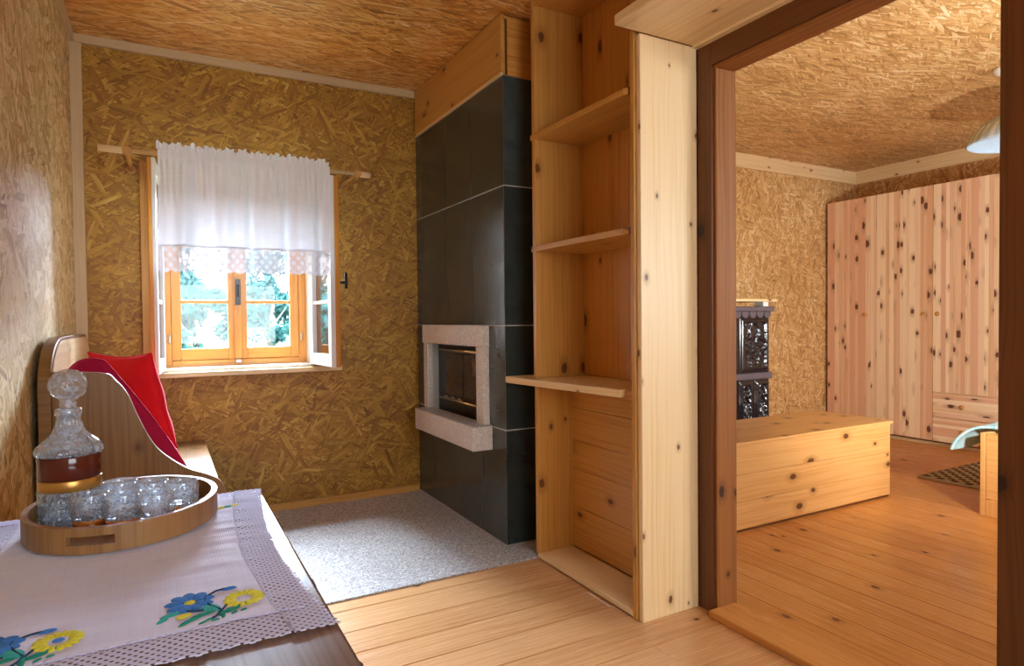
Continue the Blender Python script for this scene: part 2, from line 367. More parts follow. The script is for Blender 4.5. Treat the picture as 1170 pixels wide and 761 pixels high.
# ------------------------------------------------------------------ mesh builder
AX = {'x': 0, 'y': 1, 'z': 2}
class MB:
    def __init__(s): s.v = []; s.f = []; s.fm = []; s.fg = []; s.fo = []; s.fr = []; s.sm = []; s.fuv = {}
    def face(s, idx, mat=0, grain='z', off=(0, 0), rnd=0.5, smooth=False, uv=None):
        if uv: s.fuv[len(s.f)] = uv
        s.f.append(tuple(idx)); s.fm.append(mat); s.fg.append(AX[grain]); s.fo.append(off); s.fr.append(rnd); s.sm.append(smooth)
    def _new(s): return (random.random() * 9, random.random() * 9), random.random()
    def box(s, a, b, grain='z', mat=0, xf=None, off=None, rnd=None):
        x0, y0, z0 = a; x1, y1, z1 = b
        o, r = s._new(); o = off if off is not None else o; r = r if rnd is None else rnd
        i = len(s.v)
        vs_ = [Vector(p) for p in ((x0, y0, z0), (x1, y0, z0), (x1, y1, z0), (x0, y1, z0), (x0, y0, z1), (x1, y0, z1), (x1, y1, z1), (x0, y1, z1))]
        if xf: vs_ = [xf @ p for p in vs_]
        s.v += vs_
        for q in ((0, 3, 2, 1), (4, 5, 6, 7), (0, 1, 5, 4), (1, 2, 6, 5), (2, 3, 7, 6), (3, 0, 4, 7)): s.face([i + k for k in q], mat, grain, o, r)
        return s
    def prism(s, pts, axis, a, b, grain='z', mat=0, smooth=False):
        """pts: 2-D outline in the plane across `axis` (remaining axes in x,y,z order), extruded a..b"""
        o, r = s._new(); i = len(s.v); n = len(pts); k = AX[axis]
        for t_ in (a, b):
            for p in pts:
                q = list(p); q.insert(k, t_); s.v.append(Vector(q))
        s.face(list(range(i, i + n)), mat, grain, o, r); s.face(list(range(i + 2 * n - 1, i + n - 1, -1)), mat, grain, o, r)
        for j in range(n):
            j2 = (j + 1) % n; s.face((i + j, i + n + j, i + n + j2, i + j2), mat, grain, o, r, smooth)
        return s
    def lathe(s, prof, centre=(0, 0, 0), seg=48, mat=0, rib=None, smooth=True, closed=False, axis='z'):
        """prof: (radius, height); rib(angle, k) multiplies the radius"""
        o, r = s._new(); i = len(s.v); n = len(prof)
        for k, (rr, z) in enumerate(prof):
            for j in range(seg):
                a = 2 * math.pi * j / seg; q = rr * (rib(a, k) if rib else 1)
                p = (q * math.cos(a), q * math.sin(a), z)
                if axis == 'x': p = (z, p[0], p[1])
                if axis == 'y': p = (p[0], z, p[1])
                s.v.append(Vector(p) + Vector(centre))
        for k in range(n - 1):
            for j in range(seg):
                j2 = (j + 1) % seg; s.face((i + k * seg + j, i + k * seg + j2, i + (k + 1) * seg + j2, i + (k + 1) * seg + j), mat, 'z', o, r, smooth)
        if closed:
            for j in range(seg):
                j2 = (j + 1) % seg; s.face((i + (n - 1) * seg + j, i + (n - 1) * seg + j2, i + j2, i + j), mat, 'z', o, r, smooth)
        else:
            if prof[0][0] > 1e-6: s.face([i + j for j in range(seg)][::-1], mat, 'z', o, r)
            if prof[-1][0] > 1e-6: s.face([i + (n - 1) * seg + j for j in range(seg)], mat, 'z', o, r)
        return s
    def tube(s, pts, rad, seg=10, mat=0, grain='z'):
        o, r = s._new(); i = len(s.v); pts = [Vector(p) for p in pts]; n = len(pts)
        rads = rad if isinstance(rad, (list, tuple)) else [rad] * n
        up = Vector((0, 0, 1))
        for k, p in enumerate(pts):
            d = (pts[min(k + 1, n - 1)] - pts[max(k - 1, 0)]).normalized()
            a = d.cross(up if abs(d.z) < 0.9 else Vector((1, 0, 0))).normalized(); b = d.cross(a)
            for j in range(seg):
                t_ = 2 * math.pi * j / seg; s.v.append(p + rads[k] * (a * math.cos(t_) + b * math.sin(t_)))
        for k in range(n - 1):
            for j in range(seg):
                j2 = (j + 1) % seg; s.face((i + k * seg + j, i + k * seg + j2, i + (k + 1) * seg + j2, i + (k + 1) * seg + j), mat, grain, o, r, True)
        s.face([i + j for j in range(seg)][::-1], mat, grain, o, r); s.face([i + (n - 1) * seg + j for j in range(seg)], mat, grain, o, r)
        return s
    def grid(s, fn, nu, nv, mat=0, smooth=True, uvfn=None, rnd=0.5):
        i = len(s.v)
        for b in range(nv + 1):
            for a in range(nu + 1): s.v.append(Vector(fn(a / nu, b / nv)))
        for b in range(nv):
            for a in range(nu):
                q = (i + b * (nu + 1) + a, i + b * (nu + 1) + a + 1, i + (b + 1) * (nu + 1) + a + 1, i + (b + 1) * (nu + 1) + a)
                uv = None
                if uvfn: uv = [uvfn(x / nu, y / nv) for x, y in ((a, b), (a + 1, b), (a + 1, b + 1), (a, b + 1))]
                s.face(q, mat, 'x', (0, 0), rnd, smooth, uv)
        return s
    def build(s, name, mats, parent=None, bevel=0.0, seg=2, solid=0.0, subsurf=0):
        if not isinstance(mats, (list, tuple)): mats = [mats]
        org = parent_origin(parent)
        me = bpy.data.meshes.new(name)
        me.from_pydata([tuple(p - org) for p in s.v], [], s.f)
        for m in mats: me.materials.append(M[m] if isinstance(m, str) else m)
        uvl = me.uv_layers.new(name='UVMap'); at = me.attributes.new('rnd', 'FLOAT', 'FACE')
        for p in me.polygons:
            k = p.index; p.material_index = s.fm[k]; p.use_smooth = s.sm[k]; at.data[k].value = s.fr[k]
            if k in s.fuv:
                for li, q in zip(p.loop_indices, s.fuv[k]): uvl.data[li].uv = q
                continue
            g = s.fg[k]; nrm = p.normal; na = max(range(3), key=lambda z: abs(nrm[z]))
            ax = [z for z in range(3) if z != na]
            if g in ax: u = g; v = [z for z in ax if z != g][0]
            else: u, v = ax
            for li, vi in zip(p.loop_indices, p.vertices):
                co = s.v[vi]; uvl.data[li].uv = (co[u] + s.fo[k][0], co[v] + s.fo[k][1])
        bm = bmesh.new(); bm.from_mesh(me); bmesh.ops.recalc_face_normals(bm, faces=bm.faces); bm.to_mesh(me); bm.free()
        ob = bpy.data.objects.new(name, me); C.objects.link(ob)
        if parent: ob.parent = parent
        if solid:
            md = ob.modifiers.new('thickness', 'SOLIDIFY'); md.thickness = solid; md.offset = 0
        if bevel:
            md = ob.modifiers.new('bevel', 'BEVEL'); md.width = bevel; md.segments = seg; md.limit_method = 'ANGLE'; md.angle_limit = R(40)
        if subsurf:
            md = ob.modifiers.new('smooth', 'SUBSURF'); md.levels = subsurf; md.render_levels = subsurf
        return ob

def parent_origin(p):
    o = Vector((0, 0, 0))
    while p is not None: o = o + Vector(p.location); p = p.parent
    return o
def tag(o, label=None, cat=None, group=None, kind=None):
    if label: o['label'] = label
    if cat: o['category'] = cat
    if group: o['group'] = group
    if kind: o['kind'] = kind
    return o
def thing(name, loc, label, cat, group=None, kind=None):
    o = bpy.data.objects.new(name, None); o.empty_display_size = 0.1; o.location = loc; C.objects.link(o)
    return tag(o, label, cat, group, kind)
def copy_thing(root, loc, label, group=None):
    r = root.copy(); C.objects.link(r); r.location = loc; r['label'] = label
    if group: r['group'] = group
    for ch in list(root.children):
        c = ch.copy(); C.objects.link(c); c.parent = r
        for g in list(ch.children):
            d = g.copy(); C.objects.link(d); d.parent = c
    return r
def B(name, a, b, mat, parent=None, grain='z', bevel=0.002):
    return MB().box(a, b, grain).build(name, mat, parent, bevel)
def spline(pts, n=10):
    out = []
    for i in range(len(pts) - 1):
        p0 = Vector(pts[max(i - 1, 0)]); p1 = Vector(pts[i]); p2 = Vector(pts[i + 1]); p3 = Vector(pts[min(i + 2, len(pts) - 1)])
        for k in range(n):
            t = k / n
            out.append(tuple(0.5 * ((2 * p1) + (p2 - p0) * t + (2 * p0 - 5 * p1 + 4 * p2 - p3) * t * t + (3 * p1 - p0 - 3 * p2 + p3) * t ** 3)))
    out.append(tuple(pts[-1])); return out

# ================================================================== THE SETTING
XL, XP, XR = -0.40, 1.862, 6.45        # left wall, partition (room side), bedroom's right wall
YB, YF = 4.04, -1.7                    # window wall, wall behind the camera
YB2, YF2 = 4.16, -1.3
ZC = 2.667
# ---- floors (boards)
m = MB(); y = YF
while y < YB:
    w = 0.155 + 0.03 * random.random(); x = XL
    while x < XP + 0.1:
        L = 1.8 + random.random() * 1.4; x2 = min(x + L, XP + 0.10)
        m.box((x + 0.0006, y + 0.0018, -0.03), (x2 - 0.0008, min(y + w, YB) - 0.0018, 0.0), 'x'); x = x2
    y += w
tag(m.build('floor', 'pine_floor', None, 0.0015, 1), kind='structure')
m = MB(); x = XP + 0.10
while x < XR:
    w = 0.125 + 0.02 * random.random()
    m.box((x + 0.001, YF2, -0.03), (min(x + w, XR) - 0.001, YB2, 0.0), 'y'); x += w
tag(m.build('floor_bedroom', 'pine_bed_floor', None, 0.0015, 1), kind='structure')
tag(B('floor_substrate', (XL - 0.3, YF - 0.3, -0.10), (XR + 0.3, YB2 + 0.3, -0.031), 'dark_wood'), kind='structure')
# ---- ceilings and walls
tag(MB().box((XL, YF, ZC), (XP + 0.05, YB, ZC + 0.05), 'x').build('ceiling', 'osb_ceil'), kind='structure')
tag(MB().box((XP + 0.05, YF2, ZC), (XR, YB2, ZC + 0.05), 'x').build('ceiling_bedroom', 'osb_bed_ceil'), kind='structure')
tag(MB().box((XL - 0.3, YF - 0.3, ZC + 0.051), (XR + 0.3, YB2 + 0.3, ZC + 0.15), 'x').build('ceiling_loft_deck', 'dark_wood'), kind='structure')
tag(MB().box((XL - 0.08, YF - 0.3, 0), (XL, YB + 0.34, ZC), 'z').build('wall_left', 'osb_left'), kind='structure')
WX0, WX1, WZ0, WZ1 = -0.012, 0.815, 0.875, 1.985    # window opening
m = MB()
for a, b in (((XL, YB, 0), (WX0, YB + 0.34, ZC)), ((WX1, YB, 0), (XP + 0.05, YB + 0.34, ZC)), ((WX0, YB, 0), (WX1, YB + 0.34, WZ0)), ((WX0, YB, WZ1), (WX1, YB + 0.34, ZC))):
    m.box(a, b, 'x', off=(2.3, 1.1))
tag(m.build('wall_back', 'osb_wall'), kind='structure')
DY0, DY1, DZ = 0.813, 1.755, 2.10      # doorway in the partition
m = MB()
for a, b in (((XP, DY1 + 0.085, 0), (XP + 0.10, YB, ZC)), ((XP, YF, 0), (XP + 0.10, DY0 - 0.085, ZC)), ((XP, DY0 - 0.085, DZ + 0.10), (XP + 0.10, DY1 + 0.085, ZC))):
    m.box(a, b, 'y', off=(1.3, 4.1))
tag(m.build('wall_right', 'osb_wall'), kind='structure')
def wall_with_hole(name, x0, x1, y0, y1, hx0, hx1, hz0, hz1, mat):
    m = MB()
    for a, b in (((x0, y0, 0), (hx0, y1, ZC)), ((hx1, y0, 0), (x1, y1, ZC)), ((hx0, y0, 0), (hx1, y1, hz0)), ((hx0, y0, hz1), (hx1, y1, ZC))): m.box(a, b, 'x', off=(0.7, 0.3))
    return tag(m.build(name, mat), kind='structure')
wall_with_hole('wall_front', XL, XP + 0.05, YF - 0.1, YF, 0.0, 1.5, 0.85, 2.25, 'osb_wall')
wall_with_hole('wall_bedroom_front', XP + 0.05, XR, YF2 - 0.1, YF2, 3.1, 5.5, 0.85, 2.3, 'osb_bed')
tag(MB().box((XP + 0.10, YB2, 0), (XR + 0.1, YB2 + 0.2, ZC), 'x').build('wall_bedroom_back', 'osb_bed'), kind='structure')
tag(MB().box((XR, YF2 - 0.1, 0), (XR + 0.1, YB2, ZC), 'y').build('wall_bedroom_right', 'osb_bed'), kind='structure')
# ---- trims
def trim(n, a, b, mat, grain): return tag(B('trim_%d' % n, a, b, mat, None, grain), kind='structure')
trim(1, (XL, YB - 0.022, 2.622), (1.50, YB, ZC), 'batten', 'x')
trim(2, (XL, YF, 2.622), (XL + 0.022, YB - 0.024, ZC), 'batten', 'y')
trim(3, (XL, YB - 0.024, 0.0), (XL + 0.052, YB - 0.001, 2.62), 'batten', 'z')
trim(4, (XP + 0.12, YB2 - 0.022, 2.535), (XR, YB2, ZC), 'pine_pale', 'x')
trim(5, (XR - 0.022, YF2, 2.535), (XR, YB2 - 0.024, ZC), 'pine_pale', 'y')
tag(B('baseboard_back', (XL + 0.054, YB - 0.018, 0), (1.495, YB, 0.048), 'pine', None, 'x'), kind='structure')
tag(B('floor_hearth', (XL, 2.600, 0.0005), (1.86, YB, 0.008), 'granite', None, 'x', 0.001), kind='structure')
# board over the doorway
tag(MB().box((1.446, -0.6, 2.205), (1.825, 1.842, 2.243), 'y').build('trim_6', 'pine_pale', None, 0.004), kind='structure')
trim(7, (1.825, -0.6, 2.196), (1.861, 1.841, 2.243), 'pine_pale', 'y')
# ---- door frame
door = thing('door_1', (1.86, 1.3, 0), None, None, kind='structure')
m = MB().prism([(1.862, DY1), (1.900, DY1), (1.965, DY1 - 0.004), (1.965, DY1 + 0.085), (1.862, DY1 + 0.085)], 'z', 0, DZ + 0.002, 'z'); m.build('jamb', 'jamb_wood', door, 0.003)
MB().box((1.850, DY1 + 0.012, 0), (1.8625, DY1 + 0.086, DZ + 0.10), 'z').build('casing', 'dark_wood', door, 0.002)
MB().box((1.862, DY0 - 0.085, 0), (1.965, DY0, DZ + 0.002), 'z').build('jamb', 'jamb_wood', door, 0.003)
MB().box((1.850, DY0 - 0.30, 0), (1.8625, DY0 - 0.0, DZ + 0.10), 'z').build('casing', 'dark_wood', door, 0.002)
MB().box((1.862, DY0 - 0.085, DZ + 0.002), (1.965, DY1 + 0.085, DZ + 0.10), 'y').build('head', 'jamb_wood', door, 0.003)
MB().box((1.850, DY0 - 0.0, DZ + 0.012), (1.8625, DY1 + 0.012, DZ + 0.10), 'y').build('casing', 'dark_wood', door, 0.002)
MB().box((1.812, DY0 - 0.085, 0.0), (1.955, DY1, 0.028), 'y').build('threshold', 'pine_bed_floor', door, 0.006, 3)

# ---- window
win = thing('window_1', (0.4, YB, 0.87), None, None, kind='structure')
OY = YB + 0.15
fr = MB()   # outer frame set back in the wall
for a, b, g in (((WX0, OY, WZ0), (WX0 + 0.055, OY + 0.06, WZ1), 'z'), ((WX1 - 0.055, OY, WZ0), (WX1, OY + 0.06, WZ1), 'z'), ((WX0 + 0.055, OY, WZ0), (WX1 - 0.055, OY + 0.06, WZ0 + 0.05), 'x'), ((WX0 + 0.055, OY, WZ1 - 0.05), (WX1 - 0.055, OY + 0.06, WZ1), 'x')): fr.box(a, b, g)
fr.build('window_frame', 'window_wood', win, 0.003)
li = MB()   # reveal lining and the white inner frame
for a, b, g in (((WX0 - 0.001, YB, WZ0), (WX0 + 0.012, OY, WZ1), 'z'), ((WX1 - 0.012, YB, WZ0), (WX1 + 0.001, OY, WZ1), 'z'), ((WX0, YB, WZ1 - 0.012), (WX1, OY, WZ1 + 0.001), 'x'), ((WX0, YB, WZ0 - 0.001), (WX1, OY, WZ0 + 0.014), 'x')): li.box(a, b, g)
li.build('reveal_lining', 'white_paint', win, 0.002)
def sash(parent, w, z0, z1, mat, mat_in, hinge, ang, th=0.036, stile=0.052, rail=0.07, name='sash'):
    """hinged leaf: local x 0..w from the hinge; ang turns it about the hinge"""
    s_ = bpy.data.objects.new(name, None); s_.location = Vector(hinge) - parent_origin(parent); s_.parent = parent; C.objects.link(s_)
    xf = Matrix.Translation(Vector(hinge)) @ Matrix.Rotation(ang, 4, 'Z')
    H = z1 - z0; zm = 0.36 * H
    for side, mt in ((0, mat), (1, mat_in)):
        m_ = MB(); ya, yb = (0, th / 2) if side == 0 else (-th / 2, 0)
        sg = 1 if w > 0 else -1
        def bx(x0, zz0, x1, zz1, g, d=0.0): m_.box((min(x0, x1), ya + (d if ya < 0 else 0), zz0), (max(x0, x1), yb - (d if ya == 0 else 0), zz1), g, 0, xf)
        bx(0, 0, sg * stile, H, 'z'); bx(w - sg * stile, 0, w, H, 'z'); bx(sg * stile, 0, w - sg * stile, rail, 'x'); bx(sg * stile, H - rail, w - sg * stile, H, 'x')
        for q in (0.345, 0.675): bx(sg * stile, q * H - 0.010, w - sg * stile, q * H + 0.010, 'x', 0.006)
        o = m_.build('leaf' if side == 0 else 'leaf_face', mt, s_, 0.003)
    m_ = MB(); m_.box((min(sg * stile * 0.9, w - sg * stile * 0.9), -0.002, rail * 0.9), (max(sg * stile * 0.9, w - sg * stile * 0.9), 0.002, H - rail * 0.9), 'z', 0, xf)
    m_.build('pane', 'pane', s_)
    return s_, xf
ow = (WX1 - WX0 - 0.11) / 2 - 0.001
sA, _ = sash(win, ow, WZ0 + 0.05, WZ1 - 0.05, 'window_wood', 'window_wood', (WX0 + 0.055, OY + 0.03, WZ0 + 0.05), 0.0, name='sash')
sB, _ = sash(win, -ow, WZ0 + 0.05, WZ1 - 0.05, 'window_wood', 'window_wood', (WX1 - 0.055, OY + 0.03, WZ0 + 0.05), 0.0, name='sash')
xm = (WX0 + WX1) / 2
mn = MB().box((xm - 0.022, OY - 0.012, WZ0 + 0.055), (xm + 0.022, OY + 0.012, WZ1 - 0.055), 'z'); mn.build('meeting_stile', 'window_wood', win, 0.003)
hd = MB().box((xm - 0.016, OY - 0.020, 1.255), (xm + 0.016, OY - 0.012, 1.41), 'z', 0); hd.tube([(xm, OY - 0.02, 1.37), (xm, OY - 0.036, 1.37), (xm + 0.002, OY - 0.04, 1.30)], 0.007, 8, 1)
hd.build('window_handle', ['iron', 'black'], win, 0.001)
lt = MB().box((xm - 0.014, OY - 0.010, WZ0 + 0.030), (xm + 0.014, OY - 0.0005, WZ0 + 0.048), 'x'); lt.build('latch', 'steel', win, 0.002)
for hx in (WX0 + 0.045, WX1 - 0.045):
    h_ = MB().lathe([(0.006, 0), (0.006, 0.05)], (hx, OY - 0.006, 1.03), 12); h_.build('hinge', 'steel', win)
# inner pair of leaves, swung into the room
iw = 0.40
sC, xfC = sash(win, iw, WZ0 + 0.012, WZ1 - 0.012, 'white_paint', 'window_wood', (WX0 + 0.006, YB - 0.004, WZ0 + 0.012), R(-94.5), name='open_sash')
sD, xfD = sash(win, -iw, WZ0 + 0.012, WZ1 - 0.012, 'white_paint', 'window_wood', (WX1 + 0.008, YB - 0.004, WZ0 + 0.012), R(95.5), th=0.055, name='open_sash')
p = xfD @ Vector((-iw + 0.03, -0.0275, 0.485))
hm = MB(); ex = (xfD.to_3x3() @ Vector((0, -1, 0))).normalized()
hm.tube([p, p + ex * 0.045], 0.007, 8); hm.tube([p + ex * 0.045 + Vector((0, 0, 0.055)), p + ex * 0.045 - Vector((0, 0, 0.035))], 0.009, 8); hm.tube([p + ex * 0.001 + Vector((0, 0, 0.08)), p + ex * 0.001 - Vector((0, 0, 0.09))], 0.008, 6)
hm.build('handle', 'black', sD)
q = xfD @ Vector((-iw + 0.02, 0.0, 0.655)); MB().tube([q + Vector((-0.02, -0.0, -0.02)), q + Vector((-0.045, -0.0, -0.02))], 0.008, 8).build('catch', 'iron', sD)
# casing boards round the opening, sill
cs = MB().box((WX0 - 0.085, YB - 0.016, 0.86), (WX0 - 0.012, YB, 2.03), 'z').box((WX1 + 0.038, YB - 0.016, 0.86), (WX1 + 0.10, YB, 2.03), 'z').box((WX0 - 0.012, YB - 0.016, WZ1 + 0.002), (WX1 + 0.038, YB, 2.03), 'x')
cs.build('casing', 'pine', win, 0.002)
MB().box((WX0 - 0.04, YB - 0.055, 0.842), (WX1 + 0.165, YB - 0.0005, 0.872), 'x').build('window_sill', 'pine_pale', win, 0.006, 3)

# ================================================================== ROOM
# ---- tiled fireplace
fp = thing('fireplace', (1.68, 3.4, 0), 'tall black slate-tiled fireplace column beside the window wall', 'fireplace')
FX, FY, FZ = 1.50, 2.80, 2.365
m = MB()
hy0, hy1, hz0, hz1 = 3.05, 3.79, 0.53, 1.015     # fire opening
for a, b in (((FX + 0.0022, FY + 0.0022, 0.008), (XP - 0.002, hy0, FZ)), ((FX + 0.0022, hy1, 0.008), (XP - 0.002, YB - 0.002, FZ)), ((FX + 0.0022, hy0, 0.008), (XP - 0.002, hy1, hz0)), ((FX + 0.0022, hy0, hz1), (XP - 0.002, hy1, FZ))): m.box(a, b)
core = m.build('chimney_core', 'grout', fp)
rows = [(0.010, 0.590), (0.592, 1.118), (1.120, 1.818), (1.820, FZ)]
colsA = [2.80, 3.175, 3.535, 3.93, 4.038]; colsB = [2.80, 3.075, 3.400, 3.765, 4.038]
def tile(y0, y1, z0, z1):
    g = 0.0024
    MB().box((FX, y0 + g, z0 + g), (FX + 0.0021, y1 - g, z1 - g), 'z').build('slate_tile', 'slate', fp, 0.0006, 1)
for r, (z0, z1) in enumerate(rows):
    cl = colsB if r == 0 else colsA
    for y0, y1 in zip(cl, cl[1:]):
        if r == 1:    # row cut by the fire opening: only what shows round it
            if y1 <= hy0 or y0 >= hy1: tile(y0, y1, z0, z1); continue
            if y0 < hy0: tile(y0, hy0, z0, z1)
            if y1 > hy1: tile(hy1, y1, z0, z1)
            tile(max(y0, hy0), min(y1, hy1), hz1, z1)
            continue
        if r == 0 and y1 > hy0 and y0 < hy1:
            if y0 < hy0: tile(y0, hy0, z0, z1)
            if y1 > hy1: tile(hy1, y1, z0, z1)
            tile(max(y0, hy0), min(y1, hy1), z0, hz0); continue
        tile(y0, y1, z0, z1)
    g = 0.0018
    MB().box((FX + 0.0022, FY, z0 + g), (XP - 0.003, FY + 0.0021, z1 - g), 'z').build('slate_tile', 'slate', fp, 0.0006, 1)
st = thing('stone_surround', (0, 0, 0), None, None); st.parent = fp; st.location = (1.46 - 1.68, 3.4 - 3.4, 0.45)
MB().box((1.455, 2.972, 1.006), (1.4995, 3.842, 1.121), 'y').build('lintel', 'surround_stone', st, 0.004)
MB().box((1.462, 2.976, 0.597), (1.4995, 3.064, 1.0055), 'z').build('upright', 'surround_stone', st, 0.003)
MB().box((1.462, 3.772, 0.597), (1.4995, 3.838, 1.0055), 'z').build('upright', 'surround_stone', st, 0.003)
MB().box((1.385, 2.945, 0.470), (1.4995, 3.800, 0.596), 'y').build('ledge', 'surround_stone', st, 0.004)
MB().box((1.387, 2.947, 0.5962), (1.4995, 3.798, 0.5985), 'y').build('ledge_top', 'granite', st)
fb = thing('firebox', (0, 0, 0), None, None); fb.parent = fp; fb.location = (1.55 - 1.68, 0.0, 0.6)
m = MB()   # steel insert with recessed throat
m.box((1.545, hy0 + 0.001, hz0 + 0.001), (1.80, hy1 - 0.001, hz1 - 0.001)); m.build('insert', 'black', fb)
MB().box((1.530, hy0 + 0.05, 0.645), (1.5445, hy1 - 0.10, 0.985), 'y').build('fire_door', 'black', fb, 0.004)
for k in range(2):
    y0 = hy0 + 0.075 + k * 0.255; MB().box((1.5265, y0, 0.70), (1.5298, y0 + 0.235, 0.945), 'y').build('glass_pane', 'fire_glass', fb, 0.002)
for z in (0.968, 0.668):
    MB().tube([(1.522, hy0 + 0.03, z), (1.522, hy1 - 0.07, z)], 0.008, 10).build('brass_bar', 'brass', fb)
for k in range(2): MB().lathe([(0.016, 0), (0.018, 0.008), (0.012, 0.022), (0.0, 0.024)], (1.544, hy0 + 0.10 + 0.045 * k, 0.618), 16, axis='x').build('knob', 'brass', fb)
m = MB()
for k in range(3): m.tube([(1.524, 3.38 + k * 0.1, 0.672), (1.520, 3.42 + k * 0.1, 0.684), (1.524, 3.46 + k * 0.1, 0.672)], 0.004, 6)
m.build('grate_bars', 'steel', fb)
fz = thing('frieze', (0, 0, 0), None, None); fz.parent = fp; fz.location = (1.49 - 1.68, 0, 2.4)
MB().box((1.488, 2.792, 2.366), (1.512, YB - 0.024, 2.66), 'y').build('front_board', 'pine', fz, 0.003)
MB().box((1.484, 2.790, 2.360), (1.4995, YB - 0.024, 2.372), 'y').build('edge_strip', 'pine_pale', fz, 0.002)
m = MB()
for k in range(3): m.box((1.5125, 2.798, 2.366 + k * 0.098), (XP - 0.002, 2.815, 2.366 + k * 0.098 + 0.0965), 'x')
m.build('side_boards', 'pine_orange', fz, 0.002)
MB().box((1.5125, 2.7905, 2.366), (1.524, 2.7978, 2.64), 'z').build('corner_strip', 'dark_wood', fz, 0.001)

# ---- bookcase
bk = thing('bookcase', (1.70, 2.22, 0), 'built-in open pine bookcase with shelves between fireplace and doorway', 'bookcase')
BX0, BX1 = 1.555, 1.850
MB().box((BX0, 2.588, 0.872), (BX1, 2.614, 2.655), 'z').build('side_panel', 'pine', bk, 0.002)
MB().box((BX0 + 0.004, 2.588, 0.012), (1.80, 2.614, 0.838), 'z').build('side_panel', 'pine', bk, 0.002)
MB().box((BX0, 1.868, 0.0), (BX1, 1.890, 2.655), 'z').build('side_panel', 'pine', bk, 0.002)
MB().box((BX0 + 0.008, 1.840, 0.0), (1.847, 1.8645, 2.203), 'z').build('end_board', 'pine_pale', bk, 0.003)
m = MB(); y = 1.8905
for k in range(6):
    m.box((1.832, y, 0.872), (1.8495, y + 0.1155, 2.655), 'z'); y += 0.1162
m.build('back_panel', 'pine_orange', bk, 0.002)
m = MB(); z = 0.032
for h in (0.20, 0.185, 0.14, 0.16, 0.118):
    m.box((1.757, 1.8905, z), (1.778, 2.5875, z + h - 0.0015), 'y'); z += h
m.build('back_panel', 'pine', bk, 0.003)
def shelf_poly(outline, z0, z1, mat='pine'): return MB().prism(outline, 'z', z0, z1, 'y').build('shelf', mat, bk, 0.003)
for z in (1.998, 1.470):
    shelf_poly([(BX0 - 0.004, 2.622), (BX0 - 0.004, 1.925), (BX0 + 0.008, 1.905), (BX0 + 0.03, 1.891), (1.831, 1.891), (1.831, 2.586), (BX0 - 0.001, 2.586), (BX0 - 0.001, 2.622)], z, z + 0.026)
    MB().box((BX0 + 0.004, 1.891, z - 0.001), (BX0 + 0.03, 1.905, z + 0.026), 'x').build('cleat', 'dark_wood', bk, 0.001)
shelf_poly([(1.470, 2.745), (1.470, 2.70), (1.558, 1.962), (1.60, 1.955), (1.60, 1.892), (1.831, 1.892), (1.831, 2.745)], 0.840, 0.871, 'pine_pale')
MB().box((1.575, 1.8905, 0.835), (1.599, 1.950, 0.871), 'x').build('cleat', 'pine', bk, 0.003)
MB().box((1.60, 1.8905, 0.79), (1.756, 1.918, 0.8395), 'x').build('cleat', 'pine', bk, 0.003)
MB().box((BX0 - 0.002, 1.8905, 0.008), (1.756, 2.5875, 0.030), 'y').build('bottom_board', 'pine_pale', bk, 0.004)
MB().box((BX0, 1.8905, 2.625), (1.831, 2.5875, 2.655), 'y').build('top_board', 'pine_orange', bk, 0.002)

# ---- sideboard under the cloth
TZ = 0.75
sb = thing('sideboard', (-0.1, 0.95, 0), 'low dark sideboard along the left wall, under the embroidered cloth', 'sideboard')
TX0, TX1, TY0, TY1 = -0.395, 0.197, 0.30, 1.609
MB().box((TX0, TY0, TZ - 0.028), (TX1, TY1, TZ), 'y').build('top', 'table_wood', sb, 0.005, 3)
MB().box((TX0 + 0.01, TY0 + 0.02, 0.10), (TX1 - 0.022, TY1 - 0.02, TZ - 0.0285), 'y').build('body', 'table_wood', sb, 0.003)
for k in range(2):
    y0 = TY0 + 0.03 + k * 0.63; dr = MB().box((TX1 - 0.0218, y0, 0.57), (TX1 - 0.008, y0 + 0.61, 0.712), 'y').build('drawer', 'table_wood', sb, 0.003)
    for ky in ((0.09, 0.475) if k == 0 else (0.15, 0.533)): MB().lathe([(0.007, 0), (0.006, 0.012), (0.014, 0.02), (0.014, 0.028), (0.0, 0.034)], (TX1 - 0.008, y0 + ky, 0.695), 16, axis='x').build('knob', 'iron', dr)
    MB().box((TX1 - 0.0218, y0, 0.12), (TX1 - 0.008, y0 + 0.61, 0.56), 'y').build('door', 'table_wood', sb, 0.003)
for lx in (TX0 + 0.05, TX1 - 0.08):
    for ly in (TY0 + 0.06, TY1 - 0.09): MB().box((lx, ly, 0), (lx + 0.05, ly + 0.05, 0.0995), 'z').build('foot', 'table_wood', sb, 0.004)

# ---- embroidered cloth
tc = thing('tablecloth', (-0.03, 1.2, TZ), 'pale linen cloth with lace edge and embroidered flowers on the sideboard', 'tablecloth')
CX0, CX1, CY0, CY1 = -0.305, 0.197, 0.835, 1.606
def ripple(x, y):
    return 0.0052 + 0.0024 * noise.noise((x * 3.5, y * 24, 0.3)) + 0.0018 * noise.noise((x * 6 + y * 9, y * 52, 2.3)) + 0.0008 * noise.noise((x * 30, y * 30, 5))
def edge_right(y):
    t = (y - CY0) / (CY1 - CY0); return CX1 - 0.030 * math.sin(math.pi * min(1, max(0, t))) ** 0.8 * (0.9 if t > .5 else 1)
LW = 0.056
def inner_x1(y): return edge_right(y) - LW
m = MB()
def f_lin(u, v):
    y = CY0 + 0.07 + v * (CY1 - 0.045 - CY0 - 0.07); x = CX0 + 0.05 + u * (inner_x1(y) - CX0 - 0.05); return (x, y, TZ + ripple(x, y))
m.grid(f_lin, 90, 130, uvfn=lambda u, v: f_lin(u, v)[:2]); m.build('linen', 'linen', tc, solid=0.0012)
lc = MB()
